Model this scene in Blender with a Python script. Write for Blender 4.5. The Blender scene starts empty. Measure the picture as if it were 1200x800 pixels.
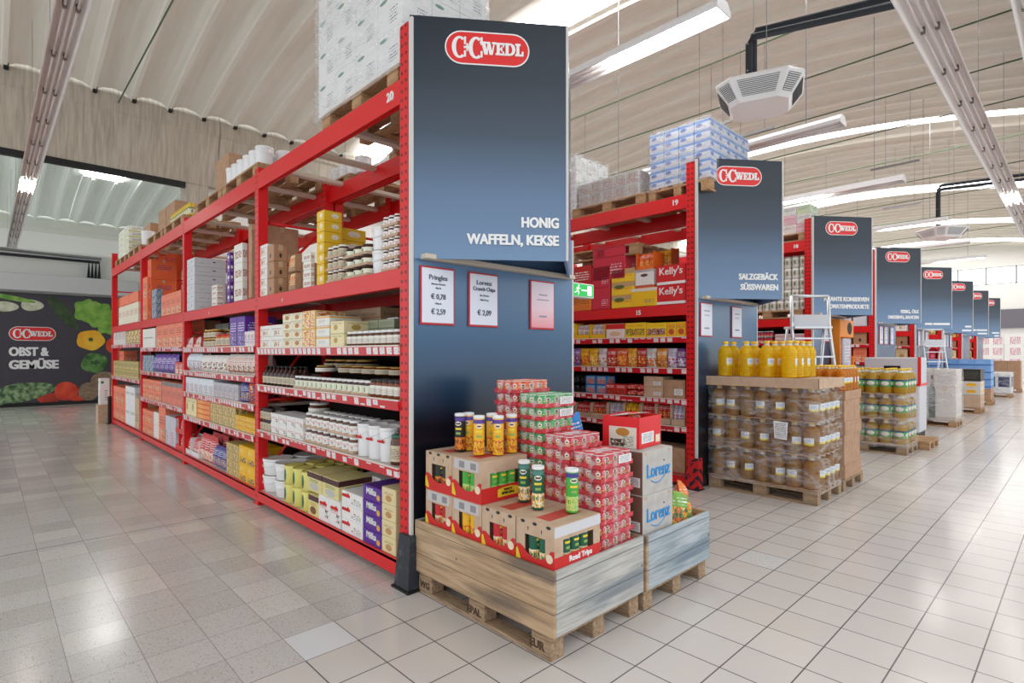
import bpy, bmesh, math, random
from mathutils import Vector, Matrix
random.seed(7)
SC = bpy.context.scene
COL = SC.collection
PI = math.pi

# ------------------------------------------------------------------ camera, world, exposure
HEAD = 0.80754                      # heading from +X towards +Y
CX, CY, CZ = -2.0817, -3.1820, 1.6
F, HY = 645.9, 413.8                # focal length and horizon of the 1200x800 frame
cam = bpy.data.cameras.new('camera'); camo = bpy.data.objects.new('camera', cam); COL.objects.link(camo)
camo.location = (CX, CY, CZ); camo.rotation_euler = (PI/2, 0, HEAD - PI/2)
cam.sensor_width = 36; cam.lens = F/1200*36; cam.shift_y = (HY-400)/1200
cam.clip_start = .05; cam.clip_end = 200
SC.camera = camo
SC.view_settings.view_transform = 'Standard'; SC.view_settings.look = 'None'
SC.view_settings.gamma = 1; SC.view_settings.use_curve_mapping = False
SC.view_settings.exposure = 0.32
WORLD_STRENGTH = 1.16
SKYLIGHT = 9.0
LAMP = 26.0
w = bpy.data.worlds.new('daylight'); SC.world = w; w.use_nodes = True
w.node_tree.nodes['Background'].inputs[0].default_value = (.93, .97, 1, 1)
w.node_tree.nodes['Background'].inputs[1].default_value = WORLD_STRENGTH

# ------------------------------------------------------------------ measuring helpers (where a sight line meets a real plane)
_c, _s = math.cos(HEAD), math.sin(HEAD)
def on_plane(u, v, ax, val):
    a, b = (u-600)/F, (HY-v)/F
    d = (_c+a*_s, _s-a*_c, b); O = (CX, CY, CZ)
    t = (val-O[ax])/d[ax]
    return tuple(O[i]+d[i]*t for i in range(3))

# ------------------------------------------------------------------ materials
def lin(c):
    c = c/255
    return c/12.92 if c <= .04045 else ((c+.055)/1.055)**2.4
def rgb(r, g, b): return (lin(r), lin(g), lin(b), 1)
class NT:
    def __init__(s, name):
        s.m = bpy.data.materials.new(name); s.m.use_nodes = True; s.t = s.m.node_tree
        s.p = s.t.nodes['Principled BSDF']; s.out = s.t.nodes['Material Output']
    def n(s, typ, **kw):
        x = s.t.nodes.new(typ)
        for k, v in kw.items(): setattr(x, k, v)
        return x
    def put(s, sock, v):
        if isinstance(v, bpy.types.NodeSocket): s.t.links.new(v, sock)
        else: sock.default_value = v
    def math(s, op, a, b=0.0, c=None):
        x = s.n('ShaderNodeMath', operation=op); s.put(x.inputs[0], a); s.put(x.inputs[1], b)
        if c is not None: s.put(x.inputs[2], c)
        return x.outputs[0]
    def mix(s, f, a, b):
        x = s.n('ShaderNodeMix', data_type='RGBA'); s.put(x.inputs[0], f); s.put(x.inputs[6], a); s.put(x.inputs[7], b)
        return x.outputs[2]
    def coord(s, which='Object'): return s.n('ShaderNodeTexCoord').outputs[which]
    def sep(s, v):
        x = s.n('ShaderNodeSeparateXYZ'); s.put(x.inputs[0], v); return x.outputs
    def comb(s, a, b, c):
        x = s.n('ShaderNodeCombineXYZ'); s.put(x.inputs[0], a); s.put(x.inputs[1], b); s.put(x.inputs[2], c); return x.outputs[0]
    def noise(s, vec, scale, detail=2.0, out=0):
        x = s.n('ShaderNodeTexNoise'); s.put(x.inputs['Vector'], vec); x.inputs['Scale'].default_value = scale; x.inputs['Detail'].default_value = detail
        return x.outputs[out]
    def white(s, vec, out=0):
        x = s.n('ShaderNodeTexWhiteNoise', noise_dimensions='3D'); s.put(x.inputs['Vector'], vec); return x.outputs[out]
    def ramp(s, f, stops, const=False):
        x = s.n('ShaderNodeValToRGB'); s.put(x.inputs[0], f); r = x.color_ramp
        if const: r.interpolation = 'CONSTANT'
        while len(r.elements) < len(stops): r.elements.new(.5)
        for e, (p, c) in zip(r.elements, stops): e.position = p; e.color = c
        return x.outputs[0]
    def between(s, x, a, b): return s.math('MULTIPLY', s.math('GREATER_THAN', x, a), s.math('LESS_THAN', x, b))
    def bump(s, h, strength=.3, dist=.01):
        x = s.n('ShaderNodeBump'); s.put(x.inputs['Height'], h); x.inputs['Strength'].default_value = strength; x.inputs['Distance'].default_value = dist
        s.t.links.new(x.outputs[0], s.p.inputs['Normal'])
    def set(s, **kw):
        for k, v in kw.items(): s.put(s.p.inputs[k.replace('_', ' ')], v)
        return s.m
_mc = {}
def plain(name, c, rough=.5, metal=0.0, **kw):
    if name not in _mc:
        t = NT(name); _mc[name] = t.set(Base_Color=c, Roughness=rough, Metallic=metal, **kw)
    return _mc[name]
def speckled(name, c, c2, scale=30, rough=.6, lo=.4, hi=.7, stretch=(1, 1, 1)):
    t = NT(name); mp = t.n('ShaderNodeMapping'); mp.inputs['Scale'].default_value = stretch
    t.t.links.new(t.coord(), mp.inputs[0])
    f = t.ramp(t.noise(mp.outputs[0], scale, 4), [(lo, (0, 0, 0, 1)), (hi, (1, 1, 1, 1))])
    m = t.set(Base_Color=t.mix(f, c, c2), Roughness=rough); t.bump(f, .15, .002); return m
def emit(name, c, strength):
    t = NT(name); return t.set(Base_Color=c, Emission_Color=c, Emission_Strength=strength, Roughness=.5)

_pc = {}
def pack(base, bands=(), ovals=(), text=(), image=None, rough=.45, seed=0):
    """printed packaging: bands (v0,v1,colour), ovals (u,v,ru,rv,colour), text blocks (u0,u1,v0,v1,colour), image (u0,u1,v0,v1,[colours])"""
    key = repr((base, bands, ovals, text, image, rough, seed))
    if key in _pc: return _pc[key]
    t = NT('printed packaging'); g = t.sep(t.coord('Generated')); nn = t.sep(t.coord('Normal'))
    ax = t.math('GREATER_THAN', t.math('ABSOLUTE', nn[0]), .6)
    u = t.math('ADD', t.math('MULTIPLY', g[1], ax), t.math('MULTIPLY', g[0], t.math('SUBTRACT', 1.0, ax)))
    v = g[2]; side = t.math('LESS_THAN', t.math('ABSOLUTE', nn[2]), .7)
    c = rgb(*base)
    for a, b, col in bands: c = t.mix(t.math('MULTIPLY', t.between(v, a, b), side), c, rgb(*col))
    if image:
        u0, u1, v0, v1, cols = image
        vec = t.comb(u, v, float(seed))
        n = t.noise(vec, 5.5, 2); k = len(cols)
        r = t.ramp(n, [(.3+.4*i/k if i else 0, rgb(*x)) for i, x in enumerate(cols)], True)
        c = t.mix(t.math('MULTIPLY', t.math('MULTIPLY', t.between(u, u0, u1), t.between(v, v0, v1)), side), c, r)
    for cu, cv, ru, rv, col in ovals:
        d = t.math('ADD', t.math('POWER', t.math('DIVIDE', t.math('SUBTRACT', u, cu), ru), 2.0), t.math('POWER', t.math('DIVIDE', t.math('SUBTRACT', v, cv), rv), 2.0))
        c = t.mix(t.math('MULTIPLY', t.math('LESS_THAN', d, 1.0), side), c, rgb(*col))
    for u0, u1, v0, v1, col in text:
        rows = t.math('GREATER_THAN', t.math('SINE', t.math('MULTIPLY', v, 75.0)), .1)
        ns = t.noise(t.comb(t.math('MULTIPLY', u, 30.0), t.math('FLOOR', t.math('MULTIPLY', v, 12.0)), float(seed)), 1.3, 1)
        k = t.math('MULTIPLY', t.math('MULTIPLY', rows, t.math('GREATER_THAN', ns, .46)), t.math('MULTIPLY', t.between(u, u0, u1), t.between(v, v0, v1)))
        c = t.mix(t.math('MULTIPLY', k, side), c, rgb(*col))
    _pc[key] = t.set(Base_Color=c, Roughness=rough); return _pc[key]

RED = plain('red rack paint', rgb(222, 18, 24), .36)
def holes():
    t = NT('red upright with punched holes'); o = t.sep(t.coord())
    zz = t.math('SUBTRACT', t.math('FRACT', t.math('MULTIPLY', o[2], 16.0)), .5)
    yy = t.math('SUBTRACT', t.math('FRACT', t.math('MULTIPLY', o[1], 20.0)), .5)
    k = t.math('MULTIPLY', t.math('LESS_THAN', t.math('ABSOLUTE', zz), .16), t.math('LESS_THAN', t.math('ABSOLUTE', yy), .22))
    return t.set(Base_Color=t.mix(k, rgb(222, 18, 24), rgb(96, 8, 12)), Roughness=.4)
REDH = holes()
def tags():
    t = NT('red shelf edge rail with price labels'); o = t.sep(t.coord()); y = t.math('MULTIPLY', o[1], 10.5)
    cell = t.math('FLOOR', y); fr = t.math('FRACT', y)
    r = t.white(t.comb(cell, t.math('FLOOR', t.math('MULTIPLY', o[2], 9.0)), 1.0))
    on = t.math('MULTIPLY', t.math('LESS_THAN', r, .62), t.between(fr, .12, .84))
    z = t.n('ShaderNodeTexCoord'); gz = t.sep(z.outputs['Generated'])[2]
    on = t.math('MULTIPLY', on, t.between(gz, .12, .8))
    c = t.mix(t.math('GREATER_THAN', gz, .86), rgb(205, 30, 40), rgb(228, 215, 205))
    ink = t.math('GREATER_THAN', t.noise(t.comb(t.math('MULTIPLY', o[1], 60.0), t.math('MULTIPLY', o[2], 90.0), 0.0), 1.5, 1), .62)
    lab = t.mix(ink, rgb(235, 228, 230), rgb(150, 140, 150))
    return t.set(Base_Color=t.mix(on, c, lab), Roughness=.3)
TAGS = tags()
SHELF = plain('red shelf sheet', rgb(170, 30, 36), .5)
SHELFW = plain('pale shelf sheet', rgb(205, 195, 185), .55)
SHADEBACK = plain('shelf depth shade', rgb(26, 14, 16), .8)  # near black: the deep shade inside the shelves put into the colour
BAR = plain('cream cross bar', rgb(222, 210, 196), .5)
WHITE = plain('white gloss', rgb(240, 240, 240), .35)
WHITEP = plain('white plastic', rgb(238, 238, 240), .3)
BLACK = plain('black rubber', rgb(18, 18, 20), .6)
LOGORED = plain('logo red', rgb(226, 38, 38), .4)
NAVYF = None
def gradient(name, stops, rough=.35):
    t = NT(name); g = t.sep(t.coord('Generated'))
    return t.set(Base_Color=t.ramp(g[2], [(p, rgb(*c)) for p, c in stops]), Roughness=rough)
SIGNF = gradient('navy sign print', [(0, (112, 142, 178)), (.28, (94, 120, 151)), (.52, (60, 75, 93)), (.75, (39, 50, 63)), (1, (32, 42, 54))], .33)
PANELF = gradient('navy end panel gradient', [(0, (8, 12, 24)), (.42, (10, 16, 30)), (.66, (52, 92, 128)), (.85, (98, 132, 168)), (1, (118, 150, 186))], .25)  # near black at the foot, paler blue towards the top
SIGNEDGE = plain('pale sign edge', rgb(215, 212, 210), .4)
CARTON = speckled('brown carton board', rgb(186, 148, 118), rgb(170, 132, 104), 12, .75)
CARTON2 = speckled('light carton board', rgb(205, 176, 150), rgb(190, 160, 134), 12, .75)
CARTONG = speckled('greyed carton board', rgb(196, 192, 188), rgb(184, 178, 172), 12, .7)
TAPE = plain('packing tape', rgb(200, 172, 140), .25)
PALLETW = speckled('pallet wood', rgb(196, 158, 118), rgb(140, 104, 72), 9, .8, .35, .75, (1, 8, 8))
PALLETD = speckled('weathered pallet wood', rgb(180, 152, 122), rgb(120, 96, 74), 9, .8, .35, .75, (1, 8, 8))
def collar_mat(name, a, b, c, axis):
    t = NT(name); o = t.coord(); s = t.sep(o); mp = t.n('ShaderNodeMapping')
    mp.inputs['Scale'].default_value = (3, 1.1, 7) if axis == 'y' else (1.1, 3, 7)
    t.t.links.new(o, mp.inputs[0])
    f1 = t.ramp(t.noise(mp.outputs[0], 1.6, 8), [(.30, (0, 0, 0, 1)), (.7, (1, 1, 1, 1))])
    f2 = t.math('MULTIPLY', t.ramp(t.noise(mp.outputs[0], .9, 7), [(.50, (0, 0, 0, 1)), (.62, (1, 1, 1, 1))]), .85)
    f3 = t.noise(mp.outputs[0], 14, 3)
    col = t.mix(f2, t.mix(f1, rgb(*a), rgb(*b)), rgb(*c))
    g1 = t.n('ShaderNodeMapping'); g1.inputs['Scale'].default_value = (4, 2, 40) if axis == 'y' else (2, 4, 40); t.t.links.new(o, g1.inputs[0])
    gr = t.ramp(t.noise(g1.outputs[0], 1.6, 6), [(.42, (0, 0, 0, 1)), (.72, (1, 1, 1, 1))]); col = t.mix(t.math('MULTIPLY', gr, .6), col, rgb(*[q*.62 for q in b]))
    kn = t.n('ShaderNodeTexVoronoi'); kn.inputs['Scale'].default_value = 4.5; t.t.links.new(o, kn.inputs['Vector']); col = t.mix(t.math('MULTIPLY', t.math('LESS_THAN', kn.outputs[0], .075), .7), col, rgb(84, 66, 52))
    seam = t.math('LESS_THAN', t.math('ABSOLUTE', t.math('SUBTRACT', t.math('FRACT', t.math('MULTIPLY', s[2], 5.8)), .5)), .015)
    col = t.mix(t.math('MULTIPLY', seam, .7), col, rgb(60, 50, 44))
    m = t.set(Base_Color=col, Roughness=.75); t.bump(f3, .25, .004); return m
COLLAR_WARM = collar_mat('weathered tan planks', (206, 176, 142), (178, 146, 112), (108, 96, 88), 'y')
COLLAR_GREY = collar_mat('weathered grey planks', (206, 202, 194), (182, 182, 180), (130, 138, 146), 'x')
COLLAR_BLUE = collar_mat('weathered blue grey planks', (196, 202, 204), (160, 174, 184), (120, 138, 152), 'x')
def film_mat(k=0.0, sc=3.5, bs=.35):
    t = NT('clear stretch film'); mp = t.n('ShaderNodeMapping'); mp.inputs['Scale'].default_value = (1, 1, 3.5); mp.inputs['Rotation'].default_value = (.25, .2, 0)
    t.t.links.new(t.coord(), mp.inputs[0])
    n = t.noise(mp.outputs[0], sc, 6)
    f = t.ramp(n, [(.40, (.04+k,)*3+(1,)), (.52, (.14+k,)*3+(1,)), (.58, (.34+k,)*3+(1,)), (.64, (.1+k,)*3+(1,))])
    t.set(Base_Color=(.86, .88, .9, 1), Roughness=.22, Specular_IOR_Level=.7); t.bump(n, bs, .02)
    tr = t.n('ShaderNodeBsdfTransparent'); mx = t.n('ShaderNodeMixShader')
    t.put(mx.inputs[0], f); t.t.links.new(tr.outputs[0], mx.inputs[1]); t.t.links.new(t.p.outputs[0], mx.inputs[2])
    t.t.links.new(mx.outputs[0], t.out.inputs[0]); return t.m
FILM = film_mat(); FILMW = film_mat(.13, 2.6, .3)
def oil_mat(name, c):
    t = NT(name); t.set(Base_Color=c, Roughness=.08, Specular_IOR_Level=.7)
    tl = t.n('ShaderNodeBsdfTranslucent'); tl.inputs[0].default_value = c
    mx = t.n('ShaderNodeMixShader'); mx.inputs[0].default_value = .6
    t.t.links.new(t.p.outputs[0], mx.inputs[1]); t.t.links.new(tl.outputs[0], mx.inputs[2]); t.t.links.new(mx.outputs[0], t.out.inputs[0]); return t.m
OIL = oil_mat('golden cooking oil', rgb(255, 222, 24))
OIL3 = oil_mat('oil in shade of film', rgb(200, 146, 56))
OIL2 = oil_mat('amber cooking oil', rgb(236, 160, 30))
CLEARP = plain('clear bottle plastic', rgb(225, 222, 205), .1)
YCAP = plain('yellow cap', rgb(245, 200, 40), .35)
ALU = plain('brushed aluminium', rgb(214, 218, 222), .35, .6)
STEEL = plain('galvanised steel', rgb(150, 152, 154), .45, .7)
BLACKP = plain('black pipe insulation', rgb(38, 42, 50), .7)
GREEN = plain('green tie rod paint', rgb(92, 116, 88), .6)
TUBEOFF = plain('unlit fluorescent tube', rgb(226, 216, 214), .3)
REFL = plain('lamp reflector', rgb(236, 230, 227), .4)
LAMPW = plain('lamp housing white', rgb(238, 238, 240), .45)
TUBEON = emit('lit fluorescent tube', (1, .975, .91, 1), LAMP)
SKYL = emit('skylight glazing', (1, 1, 1, 1), SKYLIGHT)
WINDOW = emit('daylit glazing', (.93, .97, 1, 1), 3.0)

# ------------------------------------------------------------------ mesh collector
class G:
    def __init__(s): s.v = []; s.f = []; s.m = []; s.sm = []
    def add(s, v, f, mi=0, sm=False):
        o = len(s.v); s.v += [tuple(x) for x in v]
        for q in f: s.f.append([i+o for i in q]); s.m.append(mi); s.sm.append(sm)
        return s
    def box(s, x0, y0, z0, x1, y1, z1, mi=0):
        v = [(x, y, z) for x in (x0, x1) for y in (y0, y1) for z in (z0, z1)]
        return s.add(v, [(0, 1, 3, 2), (4, 6, 7, 5), (0, 4, 5, 1), (2, 3, 7, 6), (0, 2, 6, 4), (1, 5, 7, 3)], mi)
    def cbox(s, x0, y0, z0, x1, y1, z1, b=.004, mi=0):
        """box with chamfered edges"""
        cx, cy, cz = (x0+x1)/2, (y0+y1)/2, (z0+z1)/2; hx, hy, hz = (x1-x0)/2, (y1-y0)/2, (z1-z0)/2
        b = min(b, hx*.45, hy*.45, hz*.45); bm = bmesh.new()
        bmesh.ops.create_cube(bm, size=1)
        for q in bm.verts: q.co = (cx+q.co.x*2*hx, cy+q.co.y*2*hy, cz+q.co.z*2*hz)
        bmesh.ops.bevel(bm, geom=bm.edges[:], offset=b, segments=1, affect='EDGES')
        bm.verts.index_update(); v = [tuple(q.co) for q in bm.verts]; f = [[q.index for q in p.verts] for p in bm.faces]; bm.free()
        return s.add(v, f, mi)
    def lathe(s, prof, n=16, mi=0, c=(0, 0, 0), sm=True, caps=True):
        v = []; f = []
        for r, z in prof:
            for i in range(n): a = 2*PI*i/n; v.append((c[0]+r*math.cos(a), c[1]+r*math.sin(a), c[2]+z))
        for j in range(len(prof)-1):
            for i in range(n): k = (i+1) % n; f.append((j*n+i, j*n+k, j*n+n+k, j*n+n+i))
        s.add(v, f, mi, sm)
        if caps:
            o = len(s.v)-len(v)
            s.f.append([o+i for i in range(n)][::-1]); s.m.append(mi); s.sm.append(False)
            s.f.append([o+(len(prof)-1)*n+i for i in range(n)]); s.m.append(mi); s.sm.append(False)
        return s
    def patch(s, r, ang, z0, ha, rz, mi, square=False, k=14):
        """printed oval (or band) lying on a cylinder of radius r"""
        ring = [(ang+ha*math.cos(2*PI*i/k), z0+rz*math.sin(2*PI*i/k)) for i in range(k)]
        if square: ring = [(ang-ha+2*ha*i/6, z0-rz) for i in range(7)]+[(ang+ha-2*ha*i/6, z0+rz) for i in range(7)]; k = 14
        v = [(r*math.cos(a), r*math.sin(a), z) for a, z in ring]
        if square: return s.add(v, [(i, i+1, 12-i, 13-i) for i in range(6)], mi)
        v.append((r*math.cos(ang), r*math.sin(ang), z0))
        return s.add(v, [(i, (i+1) % k, k) for i in range(k)], mi)
    def tube(s, pts, r, n=8, mi=0):
        pts = [Vector(p) for p in pts]; v = []; f = []
        for i, p in enumerate(pts):
            d = (pts[min(i+1, len(pts)-1)]-pts[max(i-1, 0)]).normalized()
            a = Vector((0, 0, 1)) if abs(d.z) < .9 else Vector((1, 0, 0)); a = d.cross(a).normalized(); b = d.cross(a)
            for k in range(n): t = 2*PI*k/n; v.append(p+a*r*math.cos(t)+b*r*math.sin(t))
        for i in range(len(pts)-1):
            for k in range(n): q = (k+1) % n; f.append((i*n+k, i*n+q, i*n+n+q, i*n+n+k))
        f.append(tuple(range(n))[::-1]); f.append(tuple((len(pts)-1)*n+k for k in range(n)))
        return s.add(v, f, mi, True)
    def prism(s, poly, y0, y1, mi=0, axis='y'):
        """polygon extruded along an axis; poly in the other two axes"""
        n = len(poly)
        mk = {'y': lambda p, t: (p[0], t, p[1]), 'x': lambda p, t: (t, p[0], p[1]), 'z': lambda p, t: (p[0], p[1], t)}[axis]
        v = [mk(p, y0) for p in poly]+[mk(p, y1) for p in poly]
        f = [tuple(range(n)), tuple(range(2*n-1, n-1, -1))]+[(i, n+i, n+(i+1) % n, (i+1) % n) for i in range(n)]
        return s.add(v, f, mi)
    def mesh(s, name, *mats):
        me = bpy.data.meshes.new(name); me.from_pydata(s.v, [], s.f)
        for m in mats: me.materials.append(m)
        me.polygons.foreach_set('material_index', s.m); me.polygons.foreach_set('use_smooth', s.sm)
        me.update()
        bm = bmesh.new(); bm.from_mesh(me); bmesh.ops.recalc_face_normals(bm, faces=bm.faces[:]); bm.to_mesh(me); bm.free()
        return me

# ------------------------------------------------------------------ things and parts
def ob(name, mesh, parent=None, loc=(0, 0, 0), rz=0.0):
    o = bpy.data.objects.new(name, mesh); COL.objects.link(o)
    if parent: o.parent = parent
    o.location = loc; o.rotation_euler = (0, 0, rz); return o
def tag(o, label, cat, group=None):
    o['label'] = label; o['category'] = cat
    if group: o['group'] = group
    return o
def structure(name, mesh, loc=(0, 0, 0)):
    o = ob(name, mesh, None, loc); o['kind'] = 'structure'; return o
def empty(name, label, cat, loc=(0, 0, 0), rz=0.0, group=None): return tag(ob(name, None, None, loc, rz), label, cat, group)
def N(name, mesh, *kids, at=(0, 0, 0)): return (name, mesh, kids, at)
def spawn(tree, label, cat, loc, rz=0.0, group=None):
    """one thing of a kind with copies of its parts and sub-parts"""
    r = tag(ob(tree[0], tree[1], None, loc, rz), label, cat, group)
    def rec(p, kids):
        for k in kids: rec(ob(k[0], k[1], p, k[3]), k[2])
    rec(r, tree[2]); return r
ORD = ['first', 'second', 'third', 'fourth', 'fifth', 'sixth', 'seventh', 'eighth', 'ninth', 'tenth', 'eleventh', 'twelfth', 'thirteenth', 'fourteenth', 'fifteenth', 'sixteenth', 'seventeenth', 'eighteenth']
def lv(i, n):
    if n == 1: return ''
    if i == 0: return ' bottom layer'
    if i == n-1: return ' top layer'
    return ' '+ORD[i]+' layer up'
def nth(i, n):
    if n == 1: return ''
    return ' leftmost' if i == 0 else ' rightmost' if i == n-1 else ' '+ORD[i]+' from left'

# lettering
_tc = {}
def text_mesh(s, mat, bold=.018, space=1.0, fat=0.0):
    k = (s, mat.name, bold, space, fat)
    if k in _tc: return _tc[k]
    c = bpy.data.curves.new('lettering', 'FONT'); c.body = s; c.size = 1; c.offset = bold; c.extrude = .004; c.space_character = space; c.resolution_u = 3
    o = bpy.data.objects.new('lettering', c); COL.objects.link(o)
    dg = bpy.context.evaluated_depsgraph_get(); dg.update()
    me = bpy.data.meshes.new_from_object(o.evaluated_get(dg)); bpy.data.objects.remove(o)
    if fat:                                     # heavier strokes: the outline laid three times side by side
        bm = bmesh.new()
        for q in (-fat, 0, fat):
            bm.from_mesh(me); bm.verts.ensure_lookup_table(); n = len(me.vertices)
            for v in bm.verts[-n:]: v.co.x += q; v.co.z += .0008*(1+q/fat)
        bm.to_mesh(me); bm.free()
    me.materials.clear(); me.materials.append(mat)
    xs = [v.co.x for v in me.vertices]; ys = [v.co.y for v in me.vertices]
    _tc[k] = (me, min(xs), max(xs), min(ys), max(ys)); return _tc[k]
def frame(right, loc):
    r = Vector(right).normalized(); u = Vector((0, 0, 1)); n = r.cross(u)
    return Matrix(((r.x, u.x, n.x, loc[0]), (r.y, u.y, n.y, loc[1]), (r.z, u.z, n.z, loc[2]), (0, 0, 0, 1)))
def text(s, mat, parent, loc, right=(1, 0, 0), h=None, w=None, align='c', bold=.018, name='lettering', cap=.70, space=1.0, fat=0.0):
    """flat lettering; loc = baseline point in the parent's space; h = capital height, w = whole width"""
    me, x0, x1, y0, y1 = text_mesh(s, mat, bold, space, fat)
    sy = (h/cap) if h else w/(x1-x0); sx = (w/(x1-x0)) if w else sy
    dx = {'l': -x0, 'c': -(x0+x1)/2, 'r': -x1}[align]
    o = bpy.data.objects.new(name, me); COL.objects.link(o); o.parent = parent
    o.matrix_local = frame(right, loc) @ Matrix.Diagonal((sx, sy, 1, 1)) @ Matrix.Translation((dx, 0, 0)); return o
# the shop's slab-serif emblem, drawn in a unit square (height of the pill = 1)
def pill(w, h, n=12):
    r = h/2; p = []
    for i in range(n+1): a = -PI/2+PI*i/n; p.append((w/2-r+r*math.cos(a), r*math.sin(a)))
    for i in range(n+1): a = PI/2+PI*i/n; p.append((-w/2+r+r*math.cos(a), r*math.sin(a)))
    return p
def emblem_letters():
    g = G(); k = [0]
    def T(): k[0] += 1; return .012+.0007*k[0]
    def rect(x0, z0, x1, z1): g.box(x0, -T(), z0, x1, 0, z1)
    def quad(*p): g.prism(p, -T(), 0)
    def bigC(x, z, w, h):
        n = 18; cx = x+w*.52
        for i in range(n):
            a0 = math.radians(52+256*i/n); a1 = math.radians(52+256*(i+1)/n)
            P = lambda a, ro, rz: (cx+ro*math.cos(a), z+h/2+rz*math.sin(a))
            quad(P(a0, w*.52, h*.5), P(a1, w*.52, h*.5), P(a1, w*.24, h*.40), P(a0, w*.24, h*.40))
        rect(cx+w*.28, z+h*.64, cx+w*.42, z+h*.98); rect(cx+w*.28, z+h*.08, cx+w*.42, z+h*.36)
    bigC(-1.13, -.36, .50, .72); bigC(-.58, -.36, .50, .72)
    rect(-.74, -.03, -.50, .03); rect(-.65, -.12, -.59, .12)
    z, h = -.20, .40; b = z+h
    def serif(x0, x1, zz): rect(x0, zz, x1, zz+.06)
    # W
    x = -.16
    quad((x, b), (x+.13, b), (x+.22, z), (x+.11, z)); quad((x+.22, b), (x+.26, b), (x+.22, z), (x+.16, z))
    quad((x+.19, b), (x+.30, b), (x+.39, z), (x+.28, z)); quad((x+.42, b), (x+.46, b), (x+.39, z), (x+.33, z))
    serif(x-.04, x+.30, b-.05); serif(x+.36, x+.50, b-.05)
    # E
    x = .36; rect(x, z, x+.10, b); serif(x-.04, x+.25, z); serif(x-.04, x+.25, b-.06); rect(x+.1, -.03, x+.19, .03)
    rect(x+.20, z, x+.25, z+.13); rect(x+.20, b-.13, x+.25, b); rect(x+.15, -.08, x+.19, .08)
    # D
    x = .66; rect(x, z, x+.10, b); rect(x-.04, z, x+.15, z+.06); rect(x-.04, b-.06, x+.15, b)
    n = 10
    for i in range(n):
        a0 = -PI/2+PI*i/n; a1 = -PI/2+PI*(i+1)/n
        P = lambda a, ro, rz: (x+.14+ro*math.cos(a), rz*math.sin(a))
        quad(P(a0, .19, h/2), P(a1, .19, h/2), P(a1, .08, h/2-.06), P(a0, .08, h/2-.06))
    # L
    x = 1.02; rect(x, z, x+.10, b); serif(x-.04, x+.14, b-.06); rect(x-.04, z, x+.24, z+.06); rect(x+.18, z, x+.24, z+.15)
    return g.mesh('emblem_letters', WHITE)
_em = {}
def emblem(parent, loc, right, w):
    if not _em:
        _em['r'] = G().prism(pill(2.55, 1), -.006, 0).mesh('emblem_rim', WHITE)
        _em['p'] = G().prism(pill(2.47, .92), -.010, 0).mesh('emblem_field', LOGORED); _em['l'] = emblem_letters()
    M = frame(right, loc); s = w/2.55
    R = Matrix(((M[0][0], -M[0][2], 0, loc[0]), (M[1][0], -M[1][2], 0, loc[1]), (0, 0, 1, loc[2]), (0, 0, 0, 1)))
    o = bpy.data.objects.new('emblem', _em['r']); COL.objects.link(o); o.parent = parent; o.matrix_local = R @ Matrix.Diagonal((s, s, s, 1))
    for nm, k in (('emblem_field', 'p'), ('emblem_lettering', 'l')):
        q = ob(nm, _em[k], o)
        if k == 'l': q.scale = (.90, 1, .92); q.location = (-.05, 0, 0)
    return o

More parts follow.
